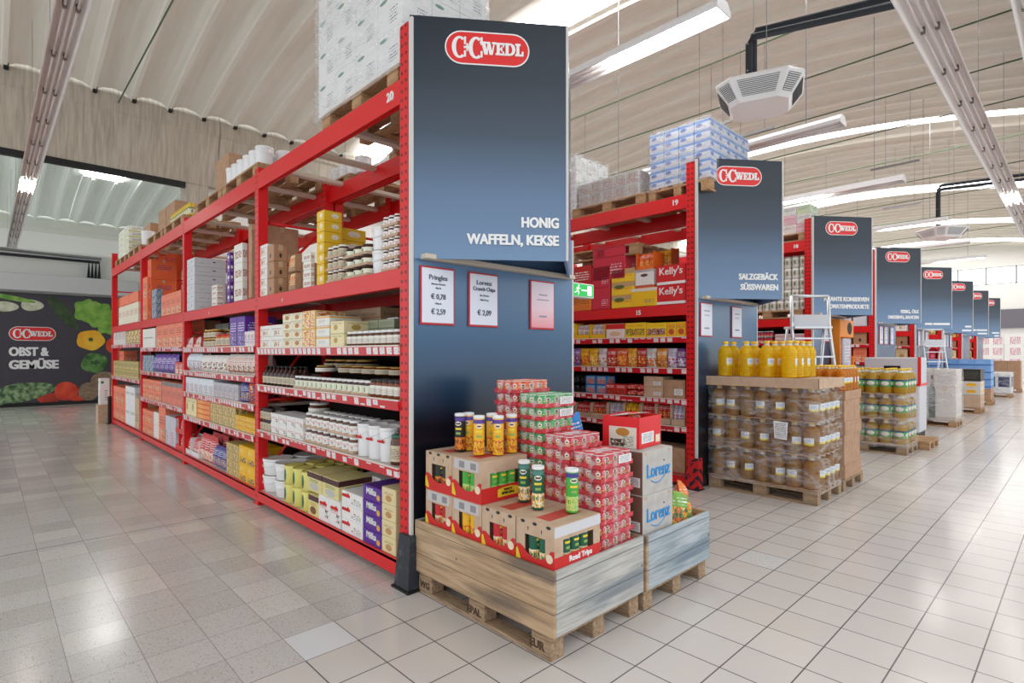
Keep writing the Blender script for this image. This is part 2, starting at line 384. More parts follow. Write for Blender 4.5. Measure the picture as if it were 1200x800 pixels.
# ------------------------------------------------------------------ the hall: floor, vault, beams, far walls
def floor_mat():
    t = NT('tiled floor'); o = t.sep(t.coord()); x, y = o[0], o[1]
    gx = t.math('DIVIDE', t.math('ADD', x, .575), .300); gy = t.math('DIVIDE', t.math('ADD', y, .065), .303)
    ix, iy = t.math('FLOOR', gx), t.math('FLOOR', gy); fx, fy = t.math('FRACT', gx), t.math('FRACT', gy)
    cell = t.comb(ix, iy, 0.0); rnd = t.white(cell); rnd2 = t.white(t.comb(ix, iy, 5.0))
    # plain clay tiles of the wide aisle, terrazzo slabs in the side aisle
    za = t.math('MULTIPLY', t.math('GREATER_THAN', y, -.065), t.math('LESS_THAN', x, .03))
    zb = t.math('MULTIPLY', t.math('GREATER_THAN', y, -.368), t.math('LESS_THAN', x, -.575))
    zone = t.math('MAXIMUM', za, zb)
    clay = t.mix(rnd, rgb(222, 216, 211), rgb(214, 207, 201)); clay = t.mix(t.noise(t.coord(), 160, 2), clay, rgb(208, 200, 194))
    P = t.coord()
    vor = t.n('ShaderNodeTexVoronoi'); vor.inputs['Scale'].default_value = 70; t.t.links.new(P, vor.inputs['Vector'])
    chip = t.math('LESS_THAN', vor.outputs[0], .30); vc = t.sep(vor.outputs[1])[0]
    ground = t.mix(rnd2, rgb(208, 206, 202), rgb(194, 191, 186))
    ground = t.mix(t.math('GREATER_THAN', rnd, .8), ground, rgb(216, 214, 208))
    chips = t.mix(chip, ground, t.ramp(vc, [(0, rgb(150, 142, 132)), (.35, rgb(226, 222, 214)), (.7, rgb(196, 190, 182)), (.9, rgb(134, 128, 120))], True))
    terr = t.mix(.6, ground, chips)
    lone = t.math('MULTIPLY', t.math('COMPARE', ix, -1.0, .1), t.math('COMPARE', iy, -1.0, .1))
    terr = t.mix(lone, terr, rgb(224, 226, 228))
    spk = t.math('MULTIPLY', t.math('GREATER_THAN', rnd2, .982), t.math('SUBTRACT', 1.0, zone))
    clay = t.mix(spk, clay, t.mix(.6, rgb(222, 224, 226), chips))
    c = t.mix(zone, clay, terr)
    ex = t.math('MINIMUM', fx, t.math('SUBTRACT', 1.0, fx)); ey = t.math('MINIMUM', fy, t.math('SUBTRACT', 1.0, fy))
    jw = t.math('MULTIPLY_ADD', zone, -.006, .012)
    joint = t.math('MAXIMUM', t.math('LESS_THAN', ex, jw), t.math('LESS_THAN', ey, jw))
    jc = t.mix(zone, rgb(104, 100, 100), rgb(150, 144, 138))
    c = t.mix(joint, c, jc)
    exp = t.math('MULTIPLY', t.math('LESS_THAN', t.math('ABSOLUTE', t.math('SUBTRACT', y, 2.745)), .006), zone)
    c = t.mix(exp, c, rgb(70, 66, 62))
    smear = t.noise(P, 1.7, 4)
    t.set(Base_Color=c, Roughness=t.math('MULTIPLY_ADD', smear, .16, .10), Specular_IOR_Level=.5)
    h = t.math('MULTIPLY_ADD', joint, -1.0, t.math('MULTIPLY', t.noise(P, 4, 2), .25)); t.bump(h, .12, .003); return t.m
structure('floor', G().add([(-14, -14, 0), (56, -14, 0), (56, 34, 0), (-14, 34, 0)], [(0, 1, 2, 3)]).mesh('floor', floor_mat()))

def vault_mat(name, a, b, stain):
    t = NT(name); mp = t.n('ShaderNodeMapping'); mp.inputs['Scale'].default_value = (2.2, .12, .2); t.t.links.new(t.coord(), mp.inputs[0])
    f = t.ramp(t.noise(mp.outputs[0], 3.2, 5), [(.30, (0, 0, 0, 1)), (.75, (1, 1, 1, 1))])
    o = t.sep(t.coord()); s = t.ramp(t.noise(mp.outputs[0], 1.1, 3), [(.5, (0, 0, 0, 1)), (.8, (1, 1, 1, 1))])
    return t.set(Base_Color=t.mix(t.math('MULTIPLY', s, .5), t.mix(f, rgb(*a), rgb(*b)), rgb(*stain)), Roughness=.7)
VAULT = vault_mat('painted shell roof', (240, 238, 230), (228, 225, 214), (212, 202, 188))
VAULT2 = vault_mat('pale green shell roof', (238, 244, 238), (226, 234, 226), (208, 216, 206))
PITCH = .77
def arc(y, y0, y1, zs=7.81, rise=.99):
    c = (y0+y1)/2; h = (y1-y0)/2; return zs+rise*(1-((y-c)/h)**2)
def shell(xa, xb, ya, yb, mat, x_ref=-.209, span=None):
    g = G(); xs = []; ny = 26
    n0 = math.floor((xa-x_ref)/PITCH)-1; k = n0
    prof = [(-.5, -.10), (-.38, -.028), (-.24, .03), (-.09, .062), (-.05, -.05), (.05, -.05), (.09, .062), (.24, .03), (.38, -.028), (.5, -.10)]
    prof = [(0, -.05), (.055, -.05), (.075, .04), (.25, .115), (.5, .145), (.75, .115), (.925, .04), (.945, -.05)]
    while x_ref+k*PITCH < xb+PITCH:
        for p, dz in prof:
            x = x_ref+(k-.03+p)*PITCH
            if xa-1e-6 <= x <= xb+1e-6: xs.append((x, dz))
        k += 1
    if xs[0][0] > xa+.001: xs.insert(0, (xa, xs[0][1]))
    if xs[-1][0] < xb-.001: xs.append((xb, xs[-1][1]))
    v = []; f = []
    for x, dz in xs:
        for j in range(ny+1): y = ya+(yb-ya)*j/ny; v.append((x, y, arc(y, *(span or (ya, yb)))+dz))
    m = ny+1
    for i in range(len(xs)-1):
        for j in range(ny): f.append((i*m+j, i*m+j+1, i*m+m+j+1, i*m+m+j))
    return g.add(v, f).mesh('ceiling', mat)
def strip(xa, xb, ya, yb, span=None):
    v = []; f = []; n = 26
    for j in range(n+1):
        y = ya+(yb-ya)*j/n; z = arc(y, *(span or (ya, yb)))+.06; v += [(xa, y, z), (xb, y, z)]
    for j in range(n): f.append((2*j, 2*j+1, 2*j+3, 2*j+2))
    return G().add(v, f).mesh('skylight', SKYL)
SKY_X = [6.5, 17.5, 26.6, 35.0, 42.0]
edges = [-9.0]
for x in SKY_X: edges += [x, x+.8]
edges.append(46.0)
for i in range(0, len(edges), 2): structure('ceiling', shell(edges[i], edges[i+1], -3, 13, VAULT))
for i, x in enumerate(SKY_X): structure('window_%d' % (i+1), strip(x, x+.8, -3, 13))
# second hall behind the beam
structure('ceiling', shell(-9, .8, 14.2, 30.2, VAULT2, -.4)); structure('ceiling', shell(2.1, 14, 14.2, 30.2, VAULT2, -.4))
structure('ceiling', shell(.8, 2.1, 14.2, 22, VAULT2, -.4, (14.2, 30.2))); structure('ceiling', shell(.8, 2.1, 24.8, 30.2, VAULT2, -.4, (14.2, 30.2)))
structure('window_6', strip(.8, 2.1, 22, 24.8, (14.2, 30.2)))
def concrete():
    t = NT('board-marked concrete'); mp = t.n('ShaderNodeMapping'); mp.inputs['Scale'].default_value = (6, 1, .5); t.t.links.new(t.coord(), mp.inputs[0])
    f = t.ramp(t.noise(mp.outputs[0], 3, 6), [(.35, (0, 0, 0, 1)), (.7, (1, 1, 1, 1))])
    m = t.set(Base_Color=t.mix(f, rgb(196, 188, 174), rgb(166, 157, 143)), Roughness=.85); t.bump(f, .2, .01); return m
CONC = concrete()
BEAM = [(13.0, 7.82), (13.0, 7.46), (13.06, 7.40), (13.3, 6.12), (13.9, 6.12), (14.14, 7.40), (14.2, 7.46), (14.2, 7.82), (14.0, 8.1), (13.2, 8.1)]
structure('trim_1', G().prism(BEAM, -9, 2.5, 0, 'x').mesh('concrete beam', CONC))
structure('trim_2', G().prism(BEAM, 2.515, 46, 0, 'x').mesh('concrete beam', CONC))
structure('trim_3', G().prism([(y-16.9, z) for y, z in BEAM], -9, 46, 0, 'x').mesh('concrete beam', CONC))
structure('trim_4', G().prism([(y+17.2, z) for y, z in BEAM], -9, 14, 0, 'x').mesh('pale beam', plain('pale beam paint', rgb(214, 216, 206), .7)))
structure('trim_5', G().box(-9, 13.28, 5.98, 1.75, 13.42, 6.12).mesh('black track', BLACK))
structure('column', G().prism([(1.76, 0), (2.3, 0), (2.3, 6.3), (2.9, 7.4), (1.76, 7.4)], 13.32, 13.85).mesh('column', CONC))
structure('column', G().box(14.2, 13.32, 0, 14.8, 13.85, 6.2).mesh('column', CONC))
WALLP = plain('white wall paint', rgb(232, 232, 228), .7)
# black feet of the roof ribs on the beam
for i in range(-2, 14):
    x = -.209+i*PITCH
    foot = structure('trim_%d' % (i+20), G().cbox(x-.045, 12.88, 7.72, x+.045, 12.995, 7.86, .015).mesh('rib foot', BLACK))
# wall between the hall and the side beyond the racks (right of the opening), and hall two's back wall
structure('wall_back', G().box(2.3, 13.5, 0, 14.2, 13.7, 6.2).box(14.8, 13.5, 0, 46, 13.7, 6.2).mesh('wall', WALLP))
structure('wall_beyond', G().box(-9, 18.96, 3.3, 12, 19.06, 4.75).mesh('wall', WALLP))
structure('wall_far', G().box(-9, 30.3, 0, 14, 30.5, 7.5).mesh('wall', WALLP))
# end wall with its band of windows
g = G(); g.box(45, -14, 0, 45.2, 14, 6.05).box(45, -14, 7.15, 45.2, 14, 9.2)
structure('wall_end', g.mesh('wall', WALLP))
MULL = plain('grey window frame', rgb(150, 156, 160), .5)
for i in range(12):
    y = 13-i*1.45
    wdw = structure('window_%d' % (i+10), G().box(45.05, y-1.40, 6.08, 45.12, y-.05, 7.12).mesh('window', WINDOW))
    f = G()
    for (a, b, c, d) in ((y-1.45, 6.05, y-1.40, 7.15), (y-.05, 6.05, y, 7.15), (y-1.45, 6.05, y, 6.1), (y-1.45, 7.1, y, 7.15)): f.box(45.0, a, b, 45.15, c, d)
    o = ob('window_frame', f.mesh('window_frame', MULL), wdw)
# green tie rods
for i, x in enumerate([.25, 8.9, 11.0, 13.3, 15.6, 18.6, 21.5, 24.5, 28.5, 33, 38]):
    tag(ob('tie_rod', G().tube([(x, -3, 7.65), (x, 13, 7.65)], .016, 6).mesh('tie_rod', GREEN)), 'thin green steel tie rod under the roof vault, %s from the entrance side' % ORD[i], 'tie rod', 'tie rods across the vault')

# ------------------------------------------------------------------ long lamp runs, short lamps, heaters, pipes
def lamp_run(name, label, length, lit, seg=1.24, width=.26):
    """trough along local +X, open underneath, two tubes per segment"""
    r = empty(name, label, 'lamp')
    W = width/2
    ob('housing', G().prism([(-W, 0), (-W*.62, .075), (-.03, .085), (.03, .085), (W*.62, .075), (W, 0), (W+.012, 0), (W*.68, .10), (-W*.68, .10), (-W-.012, 0)], 0, length, 0, 'x').mesh('housing', LAMPW), r)
    ob('reflector', G().prism([(-W, 0), (-W*.62, .072), (-.03, .082), (-.012, .03), (.012, .03), (.03, .082), (W*.62, .072), (W, 0), (W-.004, .006), (W*.6, .076), (.034, .084), (.0, .05), (-.034, .084), (-W*.6, .076), (-W+.004, .006)], 0, length, 0, 'x').mesh('reflector', REFL), r)
    n = int(length/seg)
    tm = G().tube([(.05, 0, 0), (seg-.05, 0, 0)], .013, 8).mesh('tube', TUBEOFF); tl = G().tube([(.05, 0, 0), (seg-.05, 0, 0)], .013, 8).mesh('tube', TUBEON)
    hm = G().cbox(-.022, -.02, -.015, .022, .02, .055, .006).mesh('lampholder', plain('grubby lampholder', rgb(120, 108, 100), .6))
    for i in range(n):
        for s in (-1, 1):
            ob('tube', tl if i in lit else tm, r, (i*seg, s*W*.42, .022)); ob('lampholder', hm, r, (i*seg, s*W*.42, .022))
    wm = G().tube([(0, 0, .1), (0, 0, 2.6)], .004, 5).mesh('suspension_wire', STEEL)
    for i in range(1, n, 3): ob('suspension_wire', wm, r, (i*seg, 0, 0))
    return r
o = lamp_run('lamp_run', 'long twin tube lamp trough hanging over the terrazzo side aisle', 32, (11,), 1.24, .25); o.location = (-1.46, -2.4, 5); o.rotation_euler = (0, 0, PI/2)
o = lamp_run('lamp_run', 'long twin tube lamp trough hanging over the wide main aisle', 44, (11,), 1.24, .30); o.location = (.2, -2.03, 5); o.rotation_euler = (0, 0, .001)
o = lamp_run('lamp_run', 'twin tube lamp trough running beside the dark pipes over the main aisle edge', 42, (9, 19), 1.24, .26); o.location = (1.2, -2.75, 5.35)
def short_lamp(i, x, z, ye, lit):
    r = empty('aisle_lamp', 'white lamp trough hung above the aisle behind the %s end sign from the entrance' % ORD[i], 'lamp', (x, ye, z), PI/2, 'lamps over the rack aisles')
    L = 8.6; W = .15
    ob('housing', G().prism([(-W, 0), (-W, .05), (-.07, .13), (.07, .13), (W, .05), (W, 0), (W-.012, 0), (W-.012, .04), (.06, .11), (-.06, .11), (-W+.012, .04), (-W+.012, 0)], 0, L, 0, 'x').mesh('housing', LAMPW), r)
    ob('end_cap', G().prism([(-W, 0), (-W, .05), (-.07, .13), (.07, .13), (W, .05), (W, 0)], -.012, 0, 0, 'x').mesh('end_cap', LAMPW), r)
    for j in range(6):
        for s in (-1, 1): ob('tube', G().tube([(.05+j*1.42, s*.055, .03), (1.4+j*1.42, s*.055, .03)], .017, 8).mesh('tube', TUBEON if j in lit else TUBEOFF), r)
    for j in (.5, 4, 8): ob('suspension_wire', G().tube([(j, 0, .13), (j, 0, arc(ye+j, -3, 13)-z+.08)], .005, 5).mesh('suspension_wire', STEEL), r)
for i, (x, lit) in enumerate([(3.25, (0,)), (7.12, (2,)), (11.05, (1, 3)), (15.9, (0, 2)), (19.8, (1,)), (23.7, (0, 3))]): short_lamp(i, x, 5.0, -.66, lit)

def heater(label, x, y, z, rz):
    r = empty('ceiling_heater', label, 'heater', (x, y, z), rz)
    oc = [(.46, .30), (.30, .46), (-.30, .46), (-.46, .30), (-.46, -.30), (-.30, -.46), (.30, -.46), (.46, -.30)]
    top = [(a*1.12, b*1.12) for a, b in oc]; bot = [(a*.80, b*.80) for a, b in oc]
    v = [(a, b, .25) for a, b in top]+[(a*1.14, b*1.14, .22) for a, b in oc]+[(a, b, 0) for a, b in bot]+[(a*.93, b*.93, -.03) for a, b in bot]
    f = [tuple(range(7, -1, -1))[::-1], tuple(range(24, 32))]
    for k in range(3):
        for i in range(8): j = (i+1) % 8; f.append((k*8+i, k*8+j, k*8+8+j, k*8+8+i))
    ob('casing', G().add(v, f).mesh('casing', WHITE), r)
    for i in range(8):
        j = (i+1) % 8
        a, b = Vector((oc[i][0]*1.14, oc[i][1]*1.14, .22)), Vector((oc[j][0]*1.14, oc[j][1]*1.14, .22)); c, d = Vector((*bot[j], 0)), Vector((*bot[i], 0))
        n = (b-a).cross(d-a).normalized(); n = n if n.dot((a+b)/2-Vector((0, 0, .1))) > 0 else -n
        P = lambda s, t, off: a.lerp(b, s).lerp(d.lerp(c, s), t)+n*off
        g = G(); g.add([P(.12, .12, .003), P(.88, .12, .003), P(.88, .88, .003), P(.12, .88, .003)], [(0, 1, 2, 3)], 0)
        for k in range(9):
            t0 = .15+k*.082; g.add([P(.12, t0, .004), P(.88, t0, .004), P(.88, t0+.038, .016), P(.12, t0+.038, .016)], [(0, 1, 2, 3)], 1)
        ob('louvre_grille', g.mesh('louvre_grille', plain('grille shadow gap', rgb(96, 98, 100), .8), WHITE), r)
    for s in (-.3, .3): ob('suspension_wire', G().tube([(s, s*.3, .25), (s, s*.3, 3.4)], .005, 5).mesh('suspension_wire', STEEL), r)
    return r
heater('white octagonal ceiling heater over the first aisle', 5.4, -.15, 4.88, .35)
heater('small white octagonal ceiling heater above the far signs', 17.6, -.30, 4.88, .9)
def heater_pipes(label, x, y, x2, y2, z, r=.045):
    e = empty('heater_pipes', label, 'pipe')
    for s in (-.07, .07):
        p = [(x+s, y, 5.13), (x+s, y, z-.12+s), (x+s+.02, y-.04, z-.03+s), (x+s+.12, y-.12, z+s), (x2, y2, z+s)]
        ob('insulated_pipe', G().tube(p, r, 10).mesh('insulated_pipe', BLACKP), e)
    for k in range(2): ob('pipe_clamp', G().tube([(x-.12, y, 5.3+.35*k), (x+.12, y, 5.3+.35*k)], .012, 6).mesh('pipe_clamp', STEEL), e)
heater_pipes('pair of black insulated pipes bending down to the near ceiling heater', 5.25, -.10, 6.35, -3, 5.85)
heater_pipes('pair of black insulated pipes bending down to the far ceiling heater', 17.4, -.25, 18.2, -3, 6.3)
e = empty('supply_pipes', 'dark insulated supply pipes running along the hall above the main aisle', 'pipe')
for k, y in enumerate((-3.02, -3.2, -3.40)): ob('insulated_pipe', G().tube([(0, y, 5.75), (44, y, 5.75)], .07, 10).mesh('insulated_pipe', plain('grey pipe lagging', rgb(92, 92, 94), .6)), e)
for k in range(10): ob('pipe_bracket', G().box(2+4*k, -3.55, 5.83, 2.04+4*k, -2.9, 5.87).mesh('pipe_bracket', STEEL), e)
# hung steel rails under the vault
for i, (x, y) in enumerate([(9.6, 2.7), (10.6, 2.2), (15.5, .4), (20.5, 1.2)]):
    e = empty('hanging_rail', 'grey steel rail hung on wires under the vault, %s from the entrance' % ORD[i], 'rail', (x, y, 6.6))
    ob('rail', G().cbox(-.03, -.55, 0, .03, .55, .05, .005).mesh('rail', STEEL), e)
    for s in (-.35, .2): ob('wire', G().tube([(0, s, .05), (0, s, arc(y+s, -3, 13)-6.40)], .005, 5).mesh('wire', STEEL), e)
# wall poster with vegetables beyond the end of the side aisle
B = empty('wall_banner', 'large dark fruit and vegetable poster on the wall beyond the side aisle', 'banner', (0, 18.9, 0))
t = NT('violet grey poster print'); mm = t.set(Base_Color=t.mix(t.noise(t.coord(), 14, 5), rgb(72, 68, 80), rgb(54, 50, 60)), Roughness=.5)
ob('print_sheet', G().cbox(-3.6, -.01, .10, 3.6, .05, 3.42, .005).mesh('print_sheet', mm), B)
ob('skirting', G().cbox(-3.6, -.03, 0, 3.6, .05, .10, .005).mesh('skirting', BLACK), B)
emblem(B, (-1.03, -.012, 2.19), (1, 0, 0), 1.08)
for s, z in (('OBST &', 1.53), ('GEMÜSE', 1.14)): text(s, WHITEP, B, (-1.57, -.016, z), h=.25, w=.92 if s[0] == 'O' else 1.15, align='l', bold=.03, fat=.035)
def printed(name, verts2, mat, d=.008):
    return ob(name, G().prism(verts2, -d-.012, -.011).mesh(name, mat), B)
def blob(cx, cz, rx, rz, lobes=0, amp=0.0, rot=0.0, n=40, ph=0.0):
    p = []
    for i in range(n):
        a = 2*PI*i/n; k = 1+amp*math.cos(lobes*a+ph); x, z = rx*k*math.cos(a), rz*k*math.sin(a)
        p.append((cx+x*math.cos(rot)-z*math.sin(rot), cz+x*math.sin(rot)+z*math.cos(rot)))
    return p
def veg(name, a, b, sc=3, det=2):
    t = NT(name); return t.set(Base_Color=t.mix(t.ramp(t.noise(t.coord(), sc, det), [(.35, (0, 0, 0, 1)), (.65, (1, 1, 1, 1))]), rgb(*a), rgb(*b)), Roughness=.4)
LEAF = veg('leaf green print', (98, 158, 54), (150, 196, 86), 4); DARKG = veg('dark green print', (34, 58, 30), (62, 92, 48), 5)
ORANGE = veg('yellow pepper print', (240, 168, 20), (252, 200, 60)); PGREEN = veg('green pepper print', (40, 92, 36), (108, 158, 84), 5)
TOM = veg('tomato print', (206, 44, 24), (232, 84, 50), 3); POT = veg('potato print', (128, 104, 84), (158, 134, 110), 8, 4); CHARD = veg('chard leaf print', (40, 82, 40), (150, 178, 130), 9, 3); ONION = veg('onion print', (222, 220, 205), (190, 196, 160), 5)
printed('lettuce_print', blob(.55, 2.85, .42, .40, 7, .10), LEAF); printed('lettuce_print', blob(.25, 2.95, .30, .36, 5, .12), LEAF, .01); printed('lettuce_print', blob(.80, 2.55, .30, .33, 6, .12, 0, 40, 1), LEAF, .012)
printed('courgette_print', blob(-.32, 2.86, .62, .17, 0, 0, -.95), DARKG, .012)
printed('onion_print', blob(-1.05, 3.05, .26, .17, 3, .06), ONION, .014); printed('onion_print', blob(-1.62, 2.98, .26, .15, 3, .06), ONION, .014); printed('onion_stalk_print', blob(-1.50, 3.24, .55, .07, 0, 0, -.18), LEAF, .016)
printed('pepper_print', blob(.37, 2.02, .36, .32, 5, .045, 0, 40, .6), ORANGE, .016); printed('pepper_stem_print', blob(.37, 2.04, .06, .06, 5, .15), DARKG, .02)
printed('pepper_print', blob(.46, 1.29, .34, .31, 4, .06, .4), PGREEN, .014); printed('pepper_stem_print', blob(.48, 1.30, .12, .07, 5, .3), DARKG, .02)
printed('tomato_print', blob(.98, 1.85, .22, .26), TOM, .010)
printed('tomato_print', blob(-.24, .42, .29, .29, 3, .02), TOM, .016); printed('tomato_print', blob(-.66, .22, .27, .17), veg('dark tomato print', (150, 30, 18), (196, 60, 40), 3), .012); printed('tomato_print', blob(.05, .18, .2, .1), TOM, .01)
printed('potato_print', blob(.32, .38, .26, .29), POT, .016); printed('potato_print', blob(.72, .72, .33, .30, 2, .06), POT, .012); printed('potato_print', blob(.75, .32, .2, .25), POT, .01)
printed('chard_print', blob(-1.22, .44, .68, .28, 3, .08, .16), CHARD, .018); printed('chard_print', blob(-1.85, .28, .40, .2, 4, .1), CHARD, .02)
tag(ob('wall_duct', G().cbox(-9, 18.55, 3.46, 1.6, 18.98, 3.97, .02).mesh('wall_duct', plain('pale grey duct', rgb(206, 208, 210), .5))), 'long pale grey box duct above the vegetable poster', 'duct')
e = empty('wall_pipes', 'black and steel pipes on the white wall above the duct', 'pipe')
ob('pipe_run', G().tube([(-9, 18.7, 4.72), (.62, 18.7, 4.62)], .05, 8).mesh('pipe_run', STEEL), e)
for k in range(4): ob('pipe_drop', G().tube([(-2+.12*k, 18.7, 4.5-.0), (.3+.09*k, 18.7, 4.5), (.3+.09*k, 18.75, 3.97)], .045, 8).mesh('pipe_drop', BLACKP), e)
# ------------------------------------------------------------------ racks
SPACE = 3.945
POSTS = [.02, 2.86, 5.84, 8.86, 12.05]
SIGNNAME = ['honey', 'snack', 'tin', 'sauce', 'fifth', 'sixth', 'seventh', 'last']
_um = G().prism([(0, 0), (.10, 0), (.10, .10), (.085, .10), (.085, .012), (.015, .012), (.015, .10), (0, .10)], 0, 3.86, 0, 'z').mesh('upright', REDH)
_us = G().prism([(0, 0), (.10, 0), (.10, .10), (.085, .10), (.085, .012), (.015, .012), (.015, .10), (0, .10)], 0, 3.56, 0, 'z').mesh('upright', REDH)
_bm = {}
def beam_mesh(L, h):
    k = (round(L, 2), round(h, 2))
    if k not in _bm:
        p = [(0, 0), (0, h), (.016, h), (.016, h-.03), (.05, h-.03), (.05, .0), (.04, 0), (.04, .012), (.01, .012), (.01, 0)]
        _bm[k] = G().prism(p, 0, L, 0, 'y').mesh('beam', RED)
    return _bm[k]
def brace_mesh(z0, z1, x1=.72):
    return G().tube([(.08, 0, z0), (x1, 0, z1)], .016, 6).mesh('brace', RED)
_BR = [brace_mesh(.3, 1.1), brace_mesh(1.1, 1.1), brace_mesh(1.1, 1.9), brace_mesh(1.9, 1.9), brace_mesh(2.3, 3.0), brace_mesh(3.0, 3.0)]
_cb = G().cbox(.0, -.04, -.045, .80, .04, .0, .008).mesh('cross_bar', BAR)
_ft = G().cbox(-.01, -.02, 0, .12, .13, .012, .003).mesh('foot_plate', RED)
def rack(k, bays, shelves):
    """double sided rack; bays = how many; shelves[b] = list of shelf heights below the load beams"""
    X = k*SPACE
    r = empty('pallet_rack', 'red double-sided pallet rack behind the %s end sign with filled shelves' % SIGNNAME[k], 'rack', (X, 0, 0))
    for j in range(bays+1):
        for x in (0, .74, .86, 1.58):
            u = ob('upright', _um if j in (0, bays) else _us, r, (x, POSTS[j], 0))
            if x in (0, 1.58): ob('foot_plate', _ft, u)
        for x in (0, .86):
            for m in _BR: ob('brace', m, r, (x, POSTS[j]+.05, 0))
    for b in range(bays):
        y0, y1 = POSTS[b]+.10, POSTS[b+1]; L = y1-y0
        for side in (0, 1):
            for z, h in ((3.33, .17), (2.06, .13)):
                for x in ((0, .79) if side == 0 else (.86, 1.63)): ob('beam', beam_mesh(L, h), r, (x, y0, z))
            for q in range(4): ob('cross_bar', _cb, r, (.02+side*.86, y0+.3+q*(L-.6)/3, 3.5))
        ob('shelf_panel', G().cbox(.05, y0, 2.165, .79, y1, 2.19, .003).mesh('shelf_panel', SHELFW), r)
        for z in shelves[b]:
            ob('shelf_panel', G().cbox(.0, y0, z-.03, .79, y1, z, .003).mesh('shelf_panel', SHELFW), r)
            ob('price_rail', G().prism([(-.012, z-.072), (-.018, z+.004), (-.006, z+.004), (.0, z-.03), (.0, z-.072)], y0, y1, 0, 'y').mesh('price_rail', TAGS), r)
        ob('shelf_panel', G().cbox(.0, y0, .13, .79, y1, .155, .003).mesh('shelf_panel', SHELFW), r)
        ob('kick_beam', beam_mesh(L, .115), r, (0, y0, .045))
        ob('shade_sheet', G().box(.80, y0, .05, .812, y1, 2.06).mesh('shade_sheet', SHADEBACK), r)  # added sheet behind the goods, coloured as shelf shade
    return r
SH1 = [[.80, 1.272, 1.655], [.72, 1.05, 1.355, 1.68], [.80, 1.285, 1.70], [1.10, 1.78]]
rack(0, 4, SH1)
SH2 = [[.72, 1.05, 1.42, 1.80]]*4
rack(1, 3, SH2)
for k in range(2, 8): rack(k, 2 if k < 4 else 1, SH2)

# end signs: V-shaped header over a navy end panel, one pair per rack
_rail = plain('beige rail', rgb(206, 196, 180), .6)
def end_sign(k, lines, label):
    X = k*SPACE
    s = empty('end_sign', label, 'sign', (X, 0, 0))
    a, b = (0.0, -.002), (.866, -.652); c = (1.68, -.002); z0, z1 = 2.245, 3.895
    L = math.hypot(b[0]-a[0], b[1]-a[1]); rd = ((b[0]-a[0])/L, (b[1]-a[1])/L, 0); n = (rd[1], -rd[0])
    def face(p, q, name, mat):
        l = math.hypot(q[0]-p[0], q[1]-p[1]); d = ((q[0]-p[0])/l, (q[1]-p[1])/l); m = (d[1], -d[0]); T = .018
        pts = [p, q, (q[0]-m[0]*T, q[1]-m[1]*T), (p[0]-m[0]*T, p[1]-m[1]*T)]
        return ob(name, G().prism(pts, z0, z1, 0, 'z').mesh(name, mat), s)
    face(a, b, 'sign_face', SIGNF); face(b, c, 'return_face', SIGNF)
    ob('corner_edge', G().cbox(.862, -.664, z0, .878, -.648, z1, .003).mesh('corner_edge', SIGNEDGE), s)
    ob('header_rail', G().cbox(.06, -.11, z0-.004, 1.62, -.03, z0+.03, .004).mesh('header_rail', _rail), s)
    at = lambda t, z, off=.004: (rd[0]*t+n[0]*off, rd[1]*t+n[1]*off, z)
    emblem(s, at(.53, 3.695), rd, .585)
    for i, tx in enumerate(lines):
        z = (2.475, 2.352)[i] if len(lines) == 2 else 2.41
        if tx[0] == '_':            # lettering too small to read in the photograph: plain white dashes
            q = 1.03
            for l in tx[1:]:
                d = int(l)*.055; ob('text_dash', G().box(0, -.003, 0, d, 0, .055).mesh('text_dash', WHITE), s).matrix_local = frame(rd, at(q-d, z)) @ Matrix.Rotation(PI/2, 4, 'X'); q -= d+.025
            continue
        wd = {'HONIG': .265, 'WAFFELN, KEKSE': .643, 'SALZGEBÄCK': .50, 'SÜSSWAREN': .478, 'PIKANTE KONSERVEN': .82, 'TOMATENPRODUKTE': .775, 'ESSIG, ÖLE': .43, 'DRESSING, SAUCEN': .73}.get(tx, .04*len(tx))
        text(tx, WHITE, s, at(1.03, z), rd, h=.068, w=wd, align='r', bold=.03, fat=.022)
    p = empty('rack_end_board', 'tall navy end panel under the %s header sign' % SIGNNAME[k], 'panel', (X, 0, 0))
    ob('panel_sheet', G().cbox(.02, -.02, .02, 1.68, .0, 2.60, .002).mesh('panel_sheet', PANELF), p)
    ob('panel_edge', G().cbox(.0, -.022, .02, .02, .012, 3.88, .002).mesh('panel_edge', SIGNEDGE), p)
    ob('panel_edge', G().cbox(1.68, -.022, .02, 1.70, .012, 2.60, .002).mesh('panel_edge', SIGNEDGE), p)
end_sign(0, ['HONIG', 'WAFFELN, KEKSE'], 'big navy header sign nearest the pallet boxes, for honey, wafers and biscuits')
end_sign(1, ['SALZGEBÄCK', 'SÜSSWAREN'], 'navy header sign above the tall oil bottle pallet, for salted snacks and sweets')
end_sign(2, ['PIKANTE KONSERVEN', 'TOMATENPRODUKTE'], 'navy header sign behind the step ladder, for preserves and tomato products')
end_sign(3, ['ESSIG, ÖLE', 'DRESSING, SAUCEN'], 'navy header sign after the orange dispenser, for vinegar, oil and sauces')
end_sign(4, ['_94'], 'fifth navy header sign in the row, with one text line')
end_sign(5, ['_4', '_6'], 'sixth navy header sign in the row, partly hidden by the fifth')
end_sign(6, ['_83', '_7'], 'seventh navy header sign in the row, second to last')
end_sign(7, ['_6', '_4'], 'last and smallest navy header sign at the end of the row')

